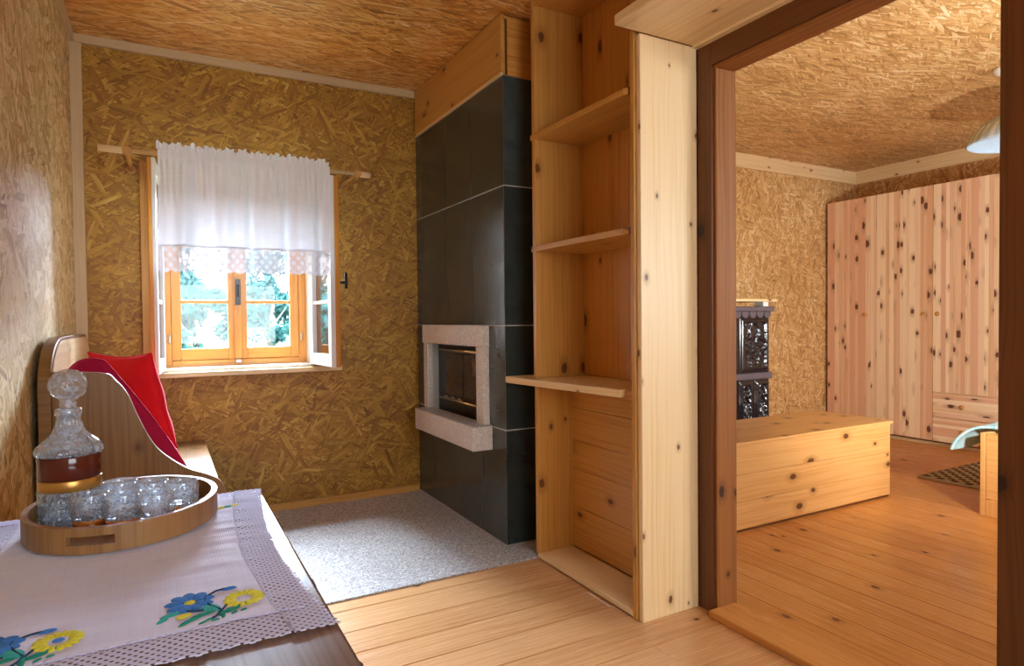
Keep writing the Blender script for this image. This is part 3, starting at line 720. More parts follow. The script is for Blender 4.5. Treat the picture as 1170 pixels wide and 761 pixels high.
def f_r(u, v):
    y = CY0 + v * (CY1 - CY0); x = inner_x1(y) - 0.001 + u * (LW + 0.001)
    if u == 1: x += 0.0028 * math.sin(y * 2 * math.pi / 0.011)
    return (x, y, TZ + 0.0035 + (ripple(x, y) - 0.0035) * (1 - u))
lc.grid(f_r, 10, 280, uvfn=lambda u, v: f_r(u, v)[:2])
def f_n(u, v):
    y1 = CY0 + 0.071; x = CX0 + u * (inner_x1(CY0) - CX0); y = CY0 + v * (y1 - CY0)
    if v == 0: y += 0.0045 * abs(math.sin(x * math.pi / 0.03))
    return (x, y, TZ + 0.0035 + (ripple(x, y) - 0.0035) * v)
lc.grid(f_n, 220, 10, uvfn=lambda u, v: f_n(u, v)[:2])
def f_fa(u, v):
    x = CX0 + u * (inner_x1(CY1) - CX0); y = CY1 - 0.046 + v * 0.046; return (x, y, TZ + 0.0035 + (ripple(x, y) - 0.0035) * (1 - v))
lc.grid(f_fa, 60, 8, uvfn=lambda u, v: f_fa(u, v)[:2])
def f_l(u, v):
    y = CY0 + 0.07 + v * (CY1 - 0.045 - CY0 - 0.07); x = CX0 + u * 0.051; return (x, y, TZ + 0.0035 + (ripple(x, y) - 0.0035) * u)
lc.grid(f_l, 8, 90, uvfn=lambda u, v: f_l(u, v)[:2])
tag(lc.build('lace_border', 'lace', tc, solid=0.0012), 'openwork lace border')
hs = MB()   # drawn-thread hem between linen and lace
for v in range(60):
    y = CY0 + 0.075 + v * (CY1 - CY0 - 0.12) / 60; x = inner_x1(y); hs.tube([(x, y, TZ + ripple(x, y) + 0.001), (x, y + 0.0105, TZ + ripple(x, y + 0.01) + 0.001)], 0.0013, 5)
for k in range(40):
    x = CX0 + 0.05 + k * 0.0105; hs.tube([(x, CY0 + 0.071, TZ + ripple(x, CY0 + 0.07) + 0.001), (x + 0.0095, CY0 + 0.071, TZ + ripple(x, CY0 + 0.07) + 0.001)], 0.0012, 5)
hs.build('hem_stitching', 'linen', tc)
def stitch_pad(m_, x, y, ang, L, W, mat, h=0.0018):
    """one satin-stitch pad: a low elongated dome on the cloth"""
    i = len(m_.v); n = 12; z = TZ + ripple(x, y) + 0.0008; c_, s_ = math.cos(ang), math.sin(ang)
    for rr, hh in ((1.0, 0.0), (0.75, 0.75), (0.35, 1.0)):
        for j in range(n):
            a = 2 * math.pi * j / n; px, py = rr * L / 2 * math.cos(a), rr * W / 2 * math.sin(a)
            m_.v.append(Vector((x + px * c_ - py * s_, y + px * s_ + py * c_, z + hh * h)))
    o, r = m_._new()
    for k in range(2):
        for j in range(n): m_.face((i + k * n + j, i + k * n + (j + 1) % n, i + (k + 1) * n + (j + 1) % n, i + (k + 1) * n + j), mat, 'x', o, r, True)
    m_.face([i + 2 * n + j for j in range(n)], mat, 'x', o, r, True)
def daisy(m_, x, y, R_, n, mat, hole=0.35):
    for k in range(n):
        a = 2 * math.pi * k / n + 0.2; rr = R_ * (0.5 + hole / 2)
        stitch_pad(m_, x + rr * math.cos(a), y + rr * math.sin(a), a, R_ * (1 - hole) * 1.15, 2 * math.pi * rr / n * 1.35, mat, 0.0022)
def bouquet(cx, cy, sc_, centre_blue=False):
    root = bpy.data.objects.new('embroidered_bouquet', None); root.parent = tc; root.location = Vector((cx, cy, TZ)) - Vector(tc.location); C.objects.link(root)
    P = lambda dx, dy: (cx + dx * sc_, cy + dy * sc_)
    m1 = MB(); x, y = P(0.030, 0.010); daisy(m1, x, y, 0.027 * sc_, 16, 0, 0.42)
    if centre_blue: stitch_pad(m1, x, y, 0, 0.014, 0.012, 1)
    o = m1.build('yellow_flower', ['thread_yellow', 'thread_blue'], root)
    m2 = MB(); x, y = P(-0.038, 0.030); daisy(m2, x, y, 0.031 * sc_, 9, 0, 0.25); stitch_pad(m2, x, y, 0, 0.016, 0.013, 1); x, y = P(0.014, 0.050); stitch_pad(m2, x, y, 0.1, 0.022 * sc_, 0.012 * sc_, 0)
    m2.build('blue_flower', ['thread_blue', 'thread_yellow'], root)
    m3 = MB()
    for dx, dy, a, L, W, mt in ((-0.018, 0.002, 2.3, 0.034, 0.02, 1), (-0.010, 0.000, 1.9, 0.03, 0.016, 1), (-0.060, 0.004, 0.35, 0.034, 0.012, 1), (-0.072, -0.010, 0.8, 0.02, 0.009, 1), (-0.024, -0.016, 0.25, 0.034, 0.010, 0), (-0.044, -0.030, 0.75, 0.028, 0.009, 0), (-0.034, -0.024, 0.6, 0.022, 0.008, 0),
                              (0.012, -0.016, 0.45, 0.03, 0.012, 0), (0.030, -0.008, 0.5, 0.03, 0.010, 0), (-0.002, -0.020, 1.5, 0.026, 0.008, 0), (0.014, -0.030, 0.7, 0.012, 0.004, 0), (0.026, -0.026, 0.4, 0.010, 0.004, 0), (-0.018, -0.036, 0.5, 0.016, 0.004, 0), (-0.026, -0.042, 0.5, 0.012, 0.004, 0), (-0.010, -0.042, 0.1, 0.012, 0.003, 0), (0.0, -0.034, 1.4, 0.016, 0.005, 0)):
        x, y = P(dx, dy); stitch_pad(m3, x, y, a, L * sc_, W * sc_, mt)
    def stem(pts): m3.tube([(*P(a, b), TZ + ripple(*P(a, b)) + 0.002) for a, b in pts], 0.0013, 6, 2)
    stem([(0.008, 0.05), (-0.004, 0.048), (-0.018, 0.036), (-0.02, 0.022), (-0.012, 0.004), (-0.002, -0.012)]); stem([(0.006, -0.002), (0.0, -0.014), (-0.008, -0.03), (-0.014, -0.036)]); stem([(-0.044, 0.004), (-0.034, -0.004), (-0.022, -0.006)])
    m3.build('leaves', ['thread_green', 'thread_teal', 'thread_navy'], root)
    m4 = MB(); x, y = P(-0.047, -0.010); stitch_pad(m4, x, y, 0.5, 0.022 * sc_, 0.014 * sc_, 0); m4.build('yellow_bud', 'thread_yellow', root)
bouquet(0.064, 0.963, 1.0); bouquet(-0.151, 0.946, 1.0, True)
gm = MB()
for dx, dy, mt in ((0, 0, 0), (0.012, 0.004, 1), (-0.012, -0.004, 1)): stitch_pad(gm, 0.112 + dx, 1.475 + dy, 0.4, 0.026, 0.014, mt)
gm.build('embroidered_sprig', ['thread_teal', 'thread_yellow'], tc)

# ---- oval tray
TRX, TRY, TRA, TRB = -0.070, 1.460, 0.163, 0.190
TRR = R(-9)
tz0 = TZ + 0.0110
tr = thing('serving_tray', (TRX, TRY, tz0), 'oval wooden serving tray holding decanter and glasses on the cloth', 'tray')
def ell(a, k=1.0, d=0.0):
    x, y = (TRA * k - d) * math.cos(a), (TRB * k - d) * math.sin(a)
    return Vector((TRX + x * math.cos(TRR) - y * math.sin(TRR), TRY + x * math.sin(TRR) + y * math.cos(TRR), 0))
m = MB(); n = 96; hgt = 0.044; o_ = (0, 0)
slots = [(-109, -81), (71, 99)]
def in_slot(k):
    a = (360.0 * (k + 0.5) / n + 180) % 360 - 180
    return any(lo <= a <= hi for lo, hi in slots)
zs = [0, 0.015, 0.030, hgt]
def V(k, lv, inner):
    p = ell(2 * math.pi * (k % n) / n, 1.0, 0.011 if inner else 0.0); return Vector((p.x, p.y, tz0 + zs[lv]))
per = 2 * math.pi * 0.17
def quad(a, b, c, d, k, v0, v1):
    i = len(m.v); m.v += [a, b, c, d]; u0, u1 = per * k / n, per * (k + 1) / n
    st_ = int(k / 7); m.face((i, i + 1, i + 2, i + 3), 0, 'x', o_, (st_ * 0.37) % 1, False, [(v0 + st_ * .7, u0), (v0 + st_ * .7, u1), (v1 + st_ * .7, u1), (v1 + st_ * .7, u0)])
for k in range(n):
    for lv in range(3):
        if lv == 1 and in_slot(k): continue
        quad(V(k, lv, 0), V(k + 1, lv, 0), V(k + 1, lv + 1, 0), V(k, lv + 1, 0), k, zs[lv], zs[lv + 1])
        quad(V(k, lv, 1), V(k + 1, lv, 1), V(k + 1, lv + 1, 1), V(k, lv + 1, 1), k, zs[lv], zs[lv + 1])
    quad(V(k, 3, 0), V(k + 1, 3, 0), V(k + 1, 3, 1), V(k, 3, 1), k, 0, 0.012); quad(V(k, 0, 0), V(k + 1, 0, 0), V(k + 1, 0, 1), V(k, 0, 1), k, 0, 0.012)
    if in_slot(k):
        for lv in (1, 2): quad(V(k, lv, 0), V(k + 1, lv, 0), V(k + 1, lv, 1), V(k, lv, 1), k, 0, 0.012)
        if not in_slot(k - 1): quad(V(k, 1, 0), V(k, 2, 0), V(k, 2, 1), V(k, 1, 1), k, 0, 0.01)
        if not in_slot(k + 1): quad(V(k + 1, 1, 0), V(k + 1, 2, 0), V(k + 1, 2, 1), V(k + 1, 1, 1), k, 0, 0.01)
m.build('rim', 'tray_wood', tr)
pts = [tuple(ell(2 * math.pi * k / 72, 1.0, 0.0115))[:2] for k in range(72)]
MB().prism(pts, 'z', tz0, tz0 + 0.008, 'y').build('base', 'tray_wood', tr)
gz = tz0 + 0.0085

# ---- decanter
dx, dy = -0.163, 1.487
dc = thing('decanter', (dx, dy, gz), 'tall cut-glass decanter with faceted round stopper on the tray', 'decanter')
NR = 22
def DZ_(z): return z if z < 0.1295 else (0.1295 + (z - 0.1295) * 0.806 if z < 0.2225 else 0.2045 + (z - 0.2225) * 0.86)
def DP(prof): return [(r_ * (0.815 if DZ_(z) < 0.219 or r_ < 0.03 else 0.83), DZ_(z)) for r_, z in prof]
def ribz(a, k): return 1 + 0.022 * math.cos(NR * a + k * 0.9)
def ribv(a, k): return 1 + 0.030 * math.cos(NR * a)
b0 = gz
lower = [(0.030, 0.0), (0.060, 0.0), (0.0635, 0.004)] + [(0.0635, 0.004 + 0.004 * k) for k in range(1, 15)] + [(0.0632, 0.064), (0.058, 0.064), (0.056, 0.012), (0.02, 0.010)]
MB().lathe(DP(lower), (dx, dy, b0), 168, rib=lambda a, k: 1 + (0.045 * math.cos(NR * a + k * 0.8) * math.cos(NR * a - k * 0.8) if 3 <= k <= 16 else 0)).build('cut_base', 'glass', dc)
MB().lathe(DP([(0.0632, 0.0645), (0.0642, 0.066), (0.0642, 0.0835), (0.0632, 0.085), (0.0600, 0.085), (0.0600, 0.0645)]), (dx, dy, b0), 72, closed=True).build('gold_band', 'gold', dc)
MB().lathe(DP([(0.0630, 0.0855), (0.0638, 0.087), (0.0638, 0.127), (0.0630, 0.129), (0.0595, 0.129), (0.0595, 0.0855)]), (dx, dy, b0), 72, closed=True).build('ruby_band', 'ruby', dc)
MB().lathe(DP([(0.0, 0.0655), (0.0575, 0.0655), (0.0575, 0.12), (0.0, 0.12)]), (dx, dy, b0), 48).build('liquor', 'amber_glass', dc)
sh = [(0.0600, 0.1295), (0.0655, 0.131), (0.0665, 0.138), (0.0660, 0.145), (0.0630, 0.150), (0.0560, 0.157), (0.0440, 0.168), (0.0340, 0.181), (0.0275, 0.195), (0.0240, 0.210), (0.0232, 0.222)]
MB().lathe(DP(sh + [(0.0195, 0.222), (0.0205, 0.205), (0.028, 0.18), (0.045, 0.159), (0.055, 0.1475), (0.055, 0.1295)]), (dx, dy, b0), 168, rib=lambda a, k: 1 + (0.045 * math.cos(NR * a + (k * 1.1 if k < 5 else k * 0.35)) if 1 <= k <= 9 else 0), closed=True).build('shoulder', 'glass', dc)
MB().lathe(DP([(0.0190, 0.2225), (0.0262, 0.2225), (0.0272, 0.227), (0.0272, 0.233), (0.0255, 0.237), (0.0190, 0.237)]), (dx, dy, b0), 48, closed=True).build('collar', 'glass', dc)
spx = [(0.0, 0.205), (0.0115, 0.205), (0.0125, 0.218), (0.0165, 0.240), (0.0180, 0.246), (0.0165, 0.254), (0.0200, 0.260)]
N_ = 14
for k in range(1, N_ + 1):
    a = R(-52 + (142) * k / N_); spx.append((max(0.0, 0.0370 * math.cos(a)), 0.2895 + 0.0365 * math.sin(a)))
spx[-1] = (0.0, spx[-1][1])
MB().lathe(DP(spx), (dx, dy, b0), 120, rib=lambda a, k: 1 + (0.07 * math.cos(16 * a + k * 1.57) if 7 <= k <= 19 else 0)).build('stopper', 'glass', dc)

# ---- six tumblers
tm = None
spots = [(-0.125, 1.413, 'small cut-glass tumbler in the front row, touching the decanter'), (-0.071, 1.383, 'small cut-glass tumbler in the middle of the front row'), (-0.016, 1.354, 'small cut-glass tumbler at the right end of the front row'),
         (-0.081, 1.490, 'small cut-glass tumbler in the back row, nearest the decanter'), (-0.026, 1.458, 'small cut-glass tumbler in the middle of the back row'), (0.027, 1.428, 'small cut-glass tumbler at the tray rim on the far right')]
for i, (x, y, lab) in enumerate(spots):
    if tm is None:
        tm = thing('tumbler', (x, y, gz), lab, 'glass', 'cut-glass tumblers on the tray')
        MB().lathe([(0.0, 0.0), (0.0265, 0.0), (0.0280, 0.002), (0.0288, 0.018), (0.0, 0.018)], (x, y, gz), 64).build('amber_base', 'amber_glass', tm)
        pr_ = [(0.0, 0.0185), (0.0330, 0.0185), (0.0345, 0.021)] + [(0.0345 + 0.00008 * k, 0.021 + 0.0032 * k) for k in range(1, 11)] + [(0.0352, 0.0555), (0.0354, 0.064), (0.0345, 0.0655), (0.0328, 0.064), (0.0325, 0.055), (0.0318, 0.028), (0.024, 0.0245), (0.0, 0.0245)]
        MB().lathe([(r_ * 0.85, z) for r_, z in pr_], (x, y, gz), 144, rib=lambda a, k: 1 + (0.035 * math.cos(22 * a) * (1 if k < 7 or k > 9 else math.cos(k * 2.4)) if 3 <= k <= 12 else 0)).build('bowl', 'glass', tm)
    else: copy_thing(tm, (x, y, gz), lab)

# ---- corner bench
bn = thing('bench', (-0.05, 3.33, 0), 'brown wooden settle with curved side against the left wall', 'bench')
PY = 2.68
curve = spline([(-0.340, 0.985), (-0.189, 0.974), (-0.150, 0.945), (-0.115, 0.893), (-0.079, 0.796), (-0.026, 0.690), (0.059, 0.612), (0.140, 0.572), (0.184, 0.540), (0.204, 0.495)], 8)
side = curve + [(0.204, 0.006), (-0.340, 0.006)]
MB().prism(side, 'y', PY - 0.014, PY + 0.014, 'z').build('side_panel', 'bench_wood', bn, 0.003)
MB().box((-0.340, 3.971, 0.006), (0.187, 3.999, 0.4615), 'z').build('side_panel', 'bench_wood', bn, 0.003)
MB().box((-0.3404, PY + 0.0145, 0.4885), (-0.336, 3.96, 0.92), 'y').build('backrest_lit_face', 'pine_pale', bn, 0.001)  # both facings: window light on the brown backrest, put in as pale wood
m = MB(); m.prism([(a * 0.985 + 0.05, b * 0.997) for a, b in [(PY - 0.012 + 0.31 * (1 - math.cos(R(90 * k / 14))), 0.925 + 0.165 * math.sin(R(90 * k / 14))) for k in range(15)]] + [(3.97 - 0.21 * (1 - math.cos(R(90 - 90 * k / 12))), 0.922 + 0.165 * math.sin(R(90 - 90 * k / 12))) for k in range(13)], 'x', -0.3404, -0.336, 'y'); m.build('backrest_lit_face', 'pine_pale', bn, 0.001)
m = MB()
bp = [(PY - 0.020, 0.006)] + [(PY - 0.020 + 0.32 * (1 - math.cos(a)), 0.93 + 0.17 * math.sin(a)) for a in [R(90 * k / 14) for k in range(15)]] + [(3.99 - 0.22 * (1 - math.cos(a)), 0.93 + 0.17 * math.sin(a)) for a in [R(90 - 90 * k / 12) for k in range(13)]] + [(3.99, 0.006)]
m.prism(bp, 'x', -0.378, -0.3405, 'y'); m.build('backrest', 'bench_wood', bn, 0.003)
MB().box((-0.340, PY + 0.0145, 0.462), (0.196, 3.9705, 0.488), 'y').build('seat', 'bench_wood', bn, 0.005, 3)
MB().box((0.165, PY + 0.0145, 0.10), (0.187, 3.9705, 0.4615), 'y').build('front_board', 'bench_wood', bn, 0.003)

# ---- cushions
def pillow(name, quad_, thick, mat, label, wob=0.012, tuft=0.05):
    c = sum((Vector(q) for q in quad_), Vector()) / 4
    root = thing(name, (c.x, c.y, min(q[2] for q in quad_)), label, 'cushion')
    A, B_, C_, D = [Vector(q) for q in quad_]; nrm = (B_ - A).cross(D - A).normalized()
    m = MB(); N = 26
    def fn(sign):
        def f(u, v):
            uu = 0.5 + 0.5 * math.sin((u - 0.5) * math.pi); vv = 0.5 + 0.5 * math.sin((v - 0.5) * math.pi)
            # edges bow in, corners stay
            bu = tuft * (1 - (2 * uu - 1) ** 2); bv = tuft * (1 - (2 * vv - 1) ** 2)
            u2 = 0.5 + (uu - 0.5) * (1 - 2 * bv * abs(2 * uu - 1) ** 2); v2 = 0.5 + (vv - 0.5) * (1 - 2 * bu * abs(2 * vv - 1) ** 2)
            p = (A * (1 - u2) + B_ * u2) * (1 - v2) + (D * (1 - u2) + C_ * u2) * v2
            h = max(0.0, (1 - (2 * uu - 1) ** 2) * (1 - (2 * vv - 1) ** 2)) ** 0.42
            h += 0.0 if h == 0 else wob / thick * 2 * noise.noise((uu * 4 + c.x * 9, vv * 4, sign)) * min(1, h * 2)
            return p + nrm * sign * h * thick / 2
        return f
    m.grid(fn(1), N, N); m.grid(fn(-1), N, N)
    ob = m.build('cover', mat, root)
    bm = bmesh.new(); bm.from_mesh(ob.data); bmesh.ops.remove_doubles(bm, verts=bm.verts, dist=1e-5); bmesh.ops.recalc_face_normals(bm, faces=bm.faces); bm.to_mesh(ob.data); bm.free()
    pt = MB(); loop = []
    for a, b in ((A, B_), (B_, C_), (C_, D), (D, A)):
        ctr = (A + B_ + C_ + D) / 4
        for k in range(10):
            t = k / 10; uu = 0.5 + 0.5 * math.sin((t - 0.5) * math.pi); p = a.lerp(b, uu); inw = (ctr - p); bow = tuft * (1 - (2 * uu - 1) ** 2)
            mid = (a + b) / 2; loop.append(p + (ctr - mid) * bow * 2 * 1.0)
    loop.append(loop[0]); pt.tube(loop, 0.004, 6); pt.build('piping', mat, root)
    return root
pillow('cushion', ((-0.300, 3.46, 1.020), (-0.045, 3.16, 1.020), (0.045, 3.10, 0.610), (-0.185, 3.42, 0.530)), 0.13, 'red', 'bright red velvet cushion, the rear one leaning on the bench')
pillow('throw_cushion', ((-0.310, 2.84, 0.975), (-0.190, 2.78, 1.010), (0.080, 2.78, 0.565), (-0.285, 2.84, 0.525)), 0.10, 'crimson', 'crimson velvet cushion in front, squeezed behind the bench side', tuft=-0.055)

# ---- curtain on its rod
RZ, RY = 1.985, 3.600
rd = thing('curtain_rod', (0.4, RY, RZ), 'pale wooden curtain rod with end pieces over the window', 'curtain rod')
MB().tube([(-0.115, RY, RZ), (0.965, RY, RZ)], 0.011, 12, 0, 'x').build('rod', 'pine_pale', rd)
for sx, x0, x1 in ((-1, -0.255, -0.155), (1, 1.005, 1.060)):
    MB().tube([(x0, RY, RZ), (x1, RY, RZ)], 0.017, 14, 0, 'x').build('finial', 'pine_pale', rd)
    xb = x1 + 0.02 if sx < 0 else x0 - 0.02
    MB().tube([(x1 if sx < 0 else x0, RY, RZ), (xb, RY, RZ), (-0.115 if sx < 0 else 0.965, RY, RZ)], 0.009, 10, 0, 'x').build('neck', 'pine', rd)
    br = MB().tube([(xb, RY + 0.006, RZ), (xb, YB - 0.0005, RZ)], 0.011, 10, 0, 'y').lathe([(0.022, 0), (0.022, 0.012)], (xb, YB - 0.0125, RZ), 16, axis='y').lathe([(0.018, 0), (0.018, 0.03)], (xb, RY - 0.015, RZ), 16, axis='y')
    br.build('bracket', 'pine', rd)
cu = thing('curtain', (0.4, RY, 1.42), 'short white gathered valance curtain with lace hem across the window', 'curtain')
UX0, UX1 = -0.012, 0.822
fol = [(random.uniform(0, 6.28), random.uniform(0.7, 1.4)) for _ in range(8)]
def wave(u, z):
    t = min(1.0, max(0.0, (RZ - z) / 0.5)); s = 0.0
    s += 0.024 * math.sin(u * 2 * math.pi * 4.3 + 0.6 + 0.5 * math.sin(u * 9)) * (0.3 + 0.8 * t)
    s += 0.011 * math.sin(u * 2 * math.pi * 9.3 + 1.7 + t) * (0.6 + 0.3 * t)
    s += 0.006 * math.sin(u * 2 * math.pi * 26 + 0.4) * max(0.0, 1 - t * 1.8)
    return s
def cur(zf):
    def f(u, v):
        z = zf(u, v); x = UX0 + (UX1 - UX0) * u + 0.006 * math.sin(u * 31 + z * 4)
        y = RY + wave(u, z) - 0.016
        y -= 0.012
        if z > RZ - 0.03: y = RY - 0.018 + wave(u, z) * 0.25
        return (x, y, z)
    return f
L0 = 1.532
body = cur(lambda u, v: L0 + v * (RZ + 0.022 - L0))
def top_ruffle(u, v):
    z = RZ + 0.022 + v * (0.033 + 0.007 * math.sin(u * 170) + 0.006 * math.sin(u * 67 + 1)); x = UX0 + (UX1 - UX0) * u + 0.004 * math.sin(u * 260) * v
    return (x, RY - 0.018 + wave(u, RZ) * 0.25 + 0.007 * math.sin(u * 2 * math.pi * 45) * v, z)
uvc = lambda f: (lambda u, v: (f(u, v)[0] * 1.25, f(u, v)[2]))
MB().grid(body, 260, 40, uvfn=uvc(body)).build('valance', 'curtain', cu)
MB().grid(top_ruffle, 420, 4, uvfn=uvc(top_ruffle)).build('heading_ruffle', 'curtain', cu)
lace_f = cur(lambda u, v: (1.412 - 0.012 * abs(math.sin(u * math.pi * 17)) + v * (L0 - 1.412 + 0.012 * abs(math.sin(u * math.pi * 17)))))
tag(MB().grid(lace_f, 340, 12, uvfn=uvc(lace_f)).build('lace_hem', 'curtain_lace', cu), 'white lace hem with pointed scallops')
hemf = cur(lambda u, v: L0 - 0.004 + v * 0.010)
hm = MB().grid(lambda u, v: tuple(Vector(hemf(u, v)) + Vector((0, -0.002, 0))), 260, 2, uvfn=uvc(hemf)); hm.build('hem_band', 'curtain', cu)
pk = [(RZ + 0.018), (RZ - 0.018)]

# ================================================================== BEDROOM
# ---- box bench
cb = thing('storage_bench', (3.2, 2.62, 0), 'long honey pine storage bench with lid in the bedroom', 'storage bench')
KX0, KX1, KY0, KY1 = 2.30, 4.035, 2.365, 2.875
m = MB(); z = 0.014
for h in (0.150, 0.145, 0.155):
    m.box((KX0, KY0, z), (KX1 - 0.0005, KY0 + 0.024, z + h - 0.0012), 'x'); z += h
m.build('front_boards', 'pine_chest', cb, 0.002)
m = MB(); z = 0.014
for h in (0.150, 0.145, 0.155):
    m.box((KX1 - 0.024, KY0 + 0.0245, z), (KX1, KY1, z + h - 0.0012), 'y'); z += h
m.build('end_boards', 'pine_chest', cb, 0.002)
MB().box((KX0, KY0 + 0.0245, 0.014), (KX1 - 0.0245, KY1, 0.45), 'x').build('body', 'pine_chest', cb)
MB().box((KX0 - 0.01, KY0 - 0.010, 0.464), (KX1 + 0.018, KY1 + 0.02, 0.484), 'x').build('lid', 'pine_chest', cb, 0.004, 3)
MB().box((KX0, KY0 + 0.006, 0.0), (KX1 - 0.006, KY1, 0.0135), 'x').build('base_strip', 'dark_wood', cb)

# ---- tiled stove behind it
sv = thing('tiled_stove', (3.6, 3.6, 0), 'glossy black relief-tiled stove behind the storage bench', 'stove')
SX0, SX1, SY0, SY1 = 2.95, 3.955, 3.20, 4.155
MB().box((SX0 + 0.014, SY0 + 0.014, 0.0), (SX1 - 0.014, SY1, 1.19), 'z').build('body', 'stove', sv, 0.004)
def relief_tile(x0, x1, z0, z1, rosette=True):
    m = MB(); w, h = x1 - x0, z1 - z0
    def f(u, v):
        x, z = u * w, v * h; e = min(x, w - x, z, h - z)
        d = 0.0
        if e > 0.012: d = 0.006
        if 0.022 < e < 0.042: d = 0.016
        if e >= 0.042:
            d = 0.002; cx_, cz_ = (u - 0.5) * w, (v - 0.5) * h; r = math.hypot(cx_ / (0.30 * w), cz_ / (0.33 * h)); a = math.atan2(cz_, cx_)
            if rosette: d += 0.020 * max(0, 1 - r) * (0.55 + 0.45 * math.cos(6 * a)) + 0.012 * math.exp(-((r - 1.0 - 0.25 * math.cos(4 * a)) / 0.12) ** 2) + 0.006 * noise.noise((u * 14, v * 20, x0))
            else: d += 0.013 * math.exp(-((math.fmod(r * 2.2 + 0.4 * math.cos(5 * a), 1.0) - 0.5) / 0.18) ** 2) + 0.008 * noise.noise((u * 12, v * 18, x0))
        return (x0 + x, SY0 + 0.012 - d, z0 + z)
    m.grid(f, 40, 64); m.build('relief_tile', 'stove', sv)
xs = [SX0 + 0.01, 3.29, 3.625, SX1 - 0.008]
for a, b in zip(xs, xs[1:]): relief_tile(a + 0.004, b - 0.004, 0.745, 1.150)
xs = [SX0 + 0.01, 3.29, 3.45, 3.615, 3.78, SX1 - 0.008]
for a, b in zip(xs, xs[1:]): relief_tile(a + 0.003, b - 0.003, 0.30, 0.690, False)
MB().box((SX0, SY0 - 0.012, 0.692), (SX1 + 0.006, SY1, 0.742), 'x').build('moulding', 'stove_cap', sv, 0.012, 4)
m = MB().box((SX0 - 0.01, SY0 - 0.025, 1.188), (SX1 + 0.012, SY1, 1.226), 'x')
m.build('cornice', 'stove_cap', sv, 0.012, 4)
m = MB()
for k in range(13):
    x = SX0 + 0.04 + k * 0.078; m.lathe([(0.034, 0), (0.034, 0.02), (0.02, 0.028)], (x, SY0 - 0.014 + 0.02, 1.176), 14, axis='y')
m.build('scallops', 'stove_cap', sv)
bd = thing('mantel_board', (3.6, 3.6, 1.25), 'thin pale board lying on blocks above the black stove', 'shelf board')
MB().box((SX0, SY0 - 0.02, 1.262), (SX1 + 0.045, SY0 + 0.50, 1.280), 'x').build('board', 'pine_pale', bd, 0.002)
MB().box((SX1 - 0.06, SY0 + 0.02, 1.2265), (SX1 - 0.005, SY0 + 0.10, 1.2615), 'x').build('block', 'white_paint', bd, 0.002)
MB().box((SX0 + 0.06, SY0 + 0.02, 1.2265), (SX0 + 0.12, SY0 + 0.10, 1.2615), 'x').build('block', 'white_paint', bd, 0.002)

# ---- wardrobe
wd = thing('wardrobe', (6.15, 3.1, 0), 'large knotty pine wardrobe along the bedroom right wall', 'wardrobe')
GX, GY1 = 5.95, 4.13
dw = 0.5065
ys = [GY1 - k * dw for k in range(5)]
MB().box((GX + 0.022, ys[4], 0.035), (XR - 0.024, GY1, 2.295), 'z').build('carcass', 'pine_wardrobe', wd, 0.003)
MB().box((GX + 0.030, ys[4], 0.0), (XR - 0.03, GY1 - 0.01, 0.0345), 'y').build('plinth', 'dark_wood', wd, 0.002)
MB().box((GX + 0.004, ys[4], 0.0), (GX + 0.0295, GY1, 0.026), 'y').build('plinth_strip', 'batten', wd, 0.002)
def staves(y0, y1, z0, z1, name, horizontal=False):
    m = MB(); g = 0.0022
    a, b = (z0, z1) if horizontal else (y0, y1); p = a + g
    while p < b - g - 1e-4:
        w = random.uniform(0.024, 0.052); q = min(p + w, b - g)
        if b - g - q < 0.02: q = b - g
        if horizontal: m.box((GX, y0 + g, p), (GX + 0.020, y1 - g, q), 'y')
        else: m.box((GX, p, z0 + g), (GX + 0.020, q, z1 - g), 'z')
        p = q
    return m.build(name, 'pine_wardrobe', wd)
def wknob(par, y, z): MB().lathe([(0.009, 0), (0.008, -0.012), (0.017, -0.018), (0.019, -0.026), (0.012, -0.032), (0.0, -0.033)], (GX, y, z), 20, axis='x').build('knob', 'pine_orange', par)
d = staves(ys[1], ys[0], 0.04, 2.295, 'door'); wknob(d, 3.72, 1.16)
d = staves(ys[2], ys[1], 0.04, 2.295, 'door'); wknob(d, 3.19, 1.16)
d = staves(ys[3], ys[2], 0.474, 2.295, 'door'); wknob(d, 3.07, 1.16)
d = staves(ys[4], ys[3], 0.474, 2.295, 'door'); wknob(d, 2.16, 1.16)
for z0, z1 in ((0.04, 0.252), (0.256, 0.468)):
    d = staves(ys[3], ys[2], z0, z1, 'drawer', True); wknob(d, 2.873, (z0 + z1) / 2)
    d = staves(ys[4], ys[3], z0, z1, 'drawer', True); wknob(d, 2.36, (z0 + z1) / 2)

# ---- bed
be = thing('bed', (4.6, 1.0, 0), 'honey wood bed with pale blue quilt at the doorway edge', 'bed')
EX0, EX1, EY0, EY1 = 4.09, 5.15, -0.15, 1.885
MB().box((EX0, EY1 - 0.028, 0.0), (EX1, EY1, 0.475), 'x').build('footboard', 'pine_chest', be, 0.004)
MB().box((EX0, EY0, 0.10), (EX0 + 0.026, EY1 - 0.0285, 0.474), 'y').build('side_rail', 'pine_chest', be, 0.004)
MB().box((EX1 - 0.026, EY0, 0.10), (EX1, EY1 - 0.0285, 0.474), 'y').build('side_rail', 'pine_chest', be, 0.004)
MB().box((EX0, EY0 - 0.03, 0.0), (EX1, EY0 - 0.0005, 0.85), 'x').build('headboard', 'pine_chest', be, 0.004)
MB().box((EX0, EY1 - 0.112, 0.0), (EX0 + 0.030, EY1 - 0.0285, 0.099), 'z').build('foot', 'pine_chest', be, 0.003)
MB().box((EX0 + 0.03, EY0 + 0.01, 0.20), (EX1 - 0.03, EY1 - 0.03, 0.455), 'y').build('mattress', 'linen', be, 0.03, 4)
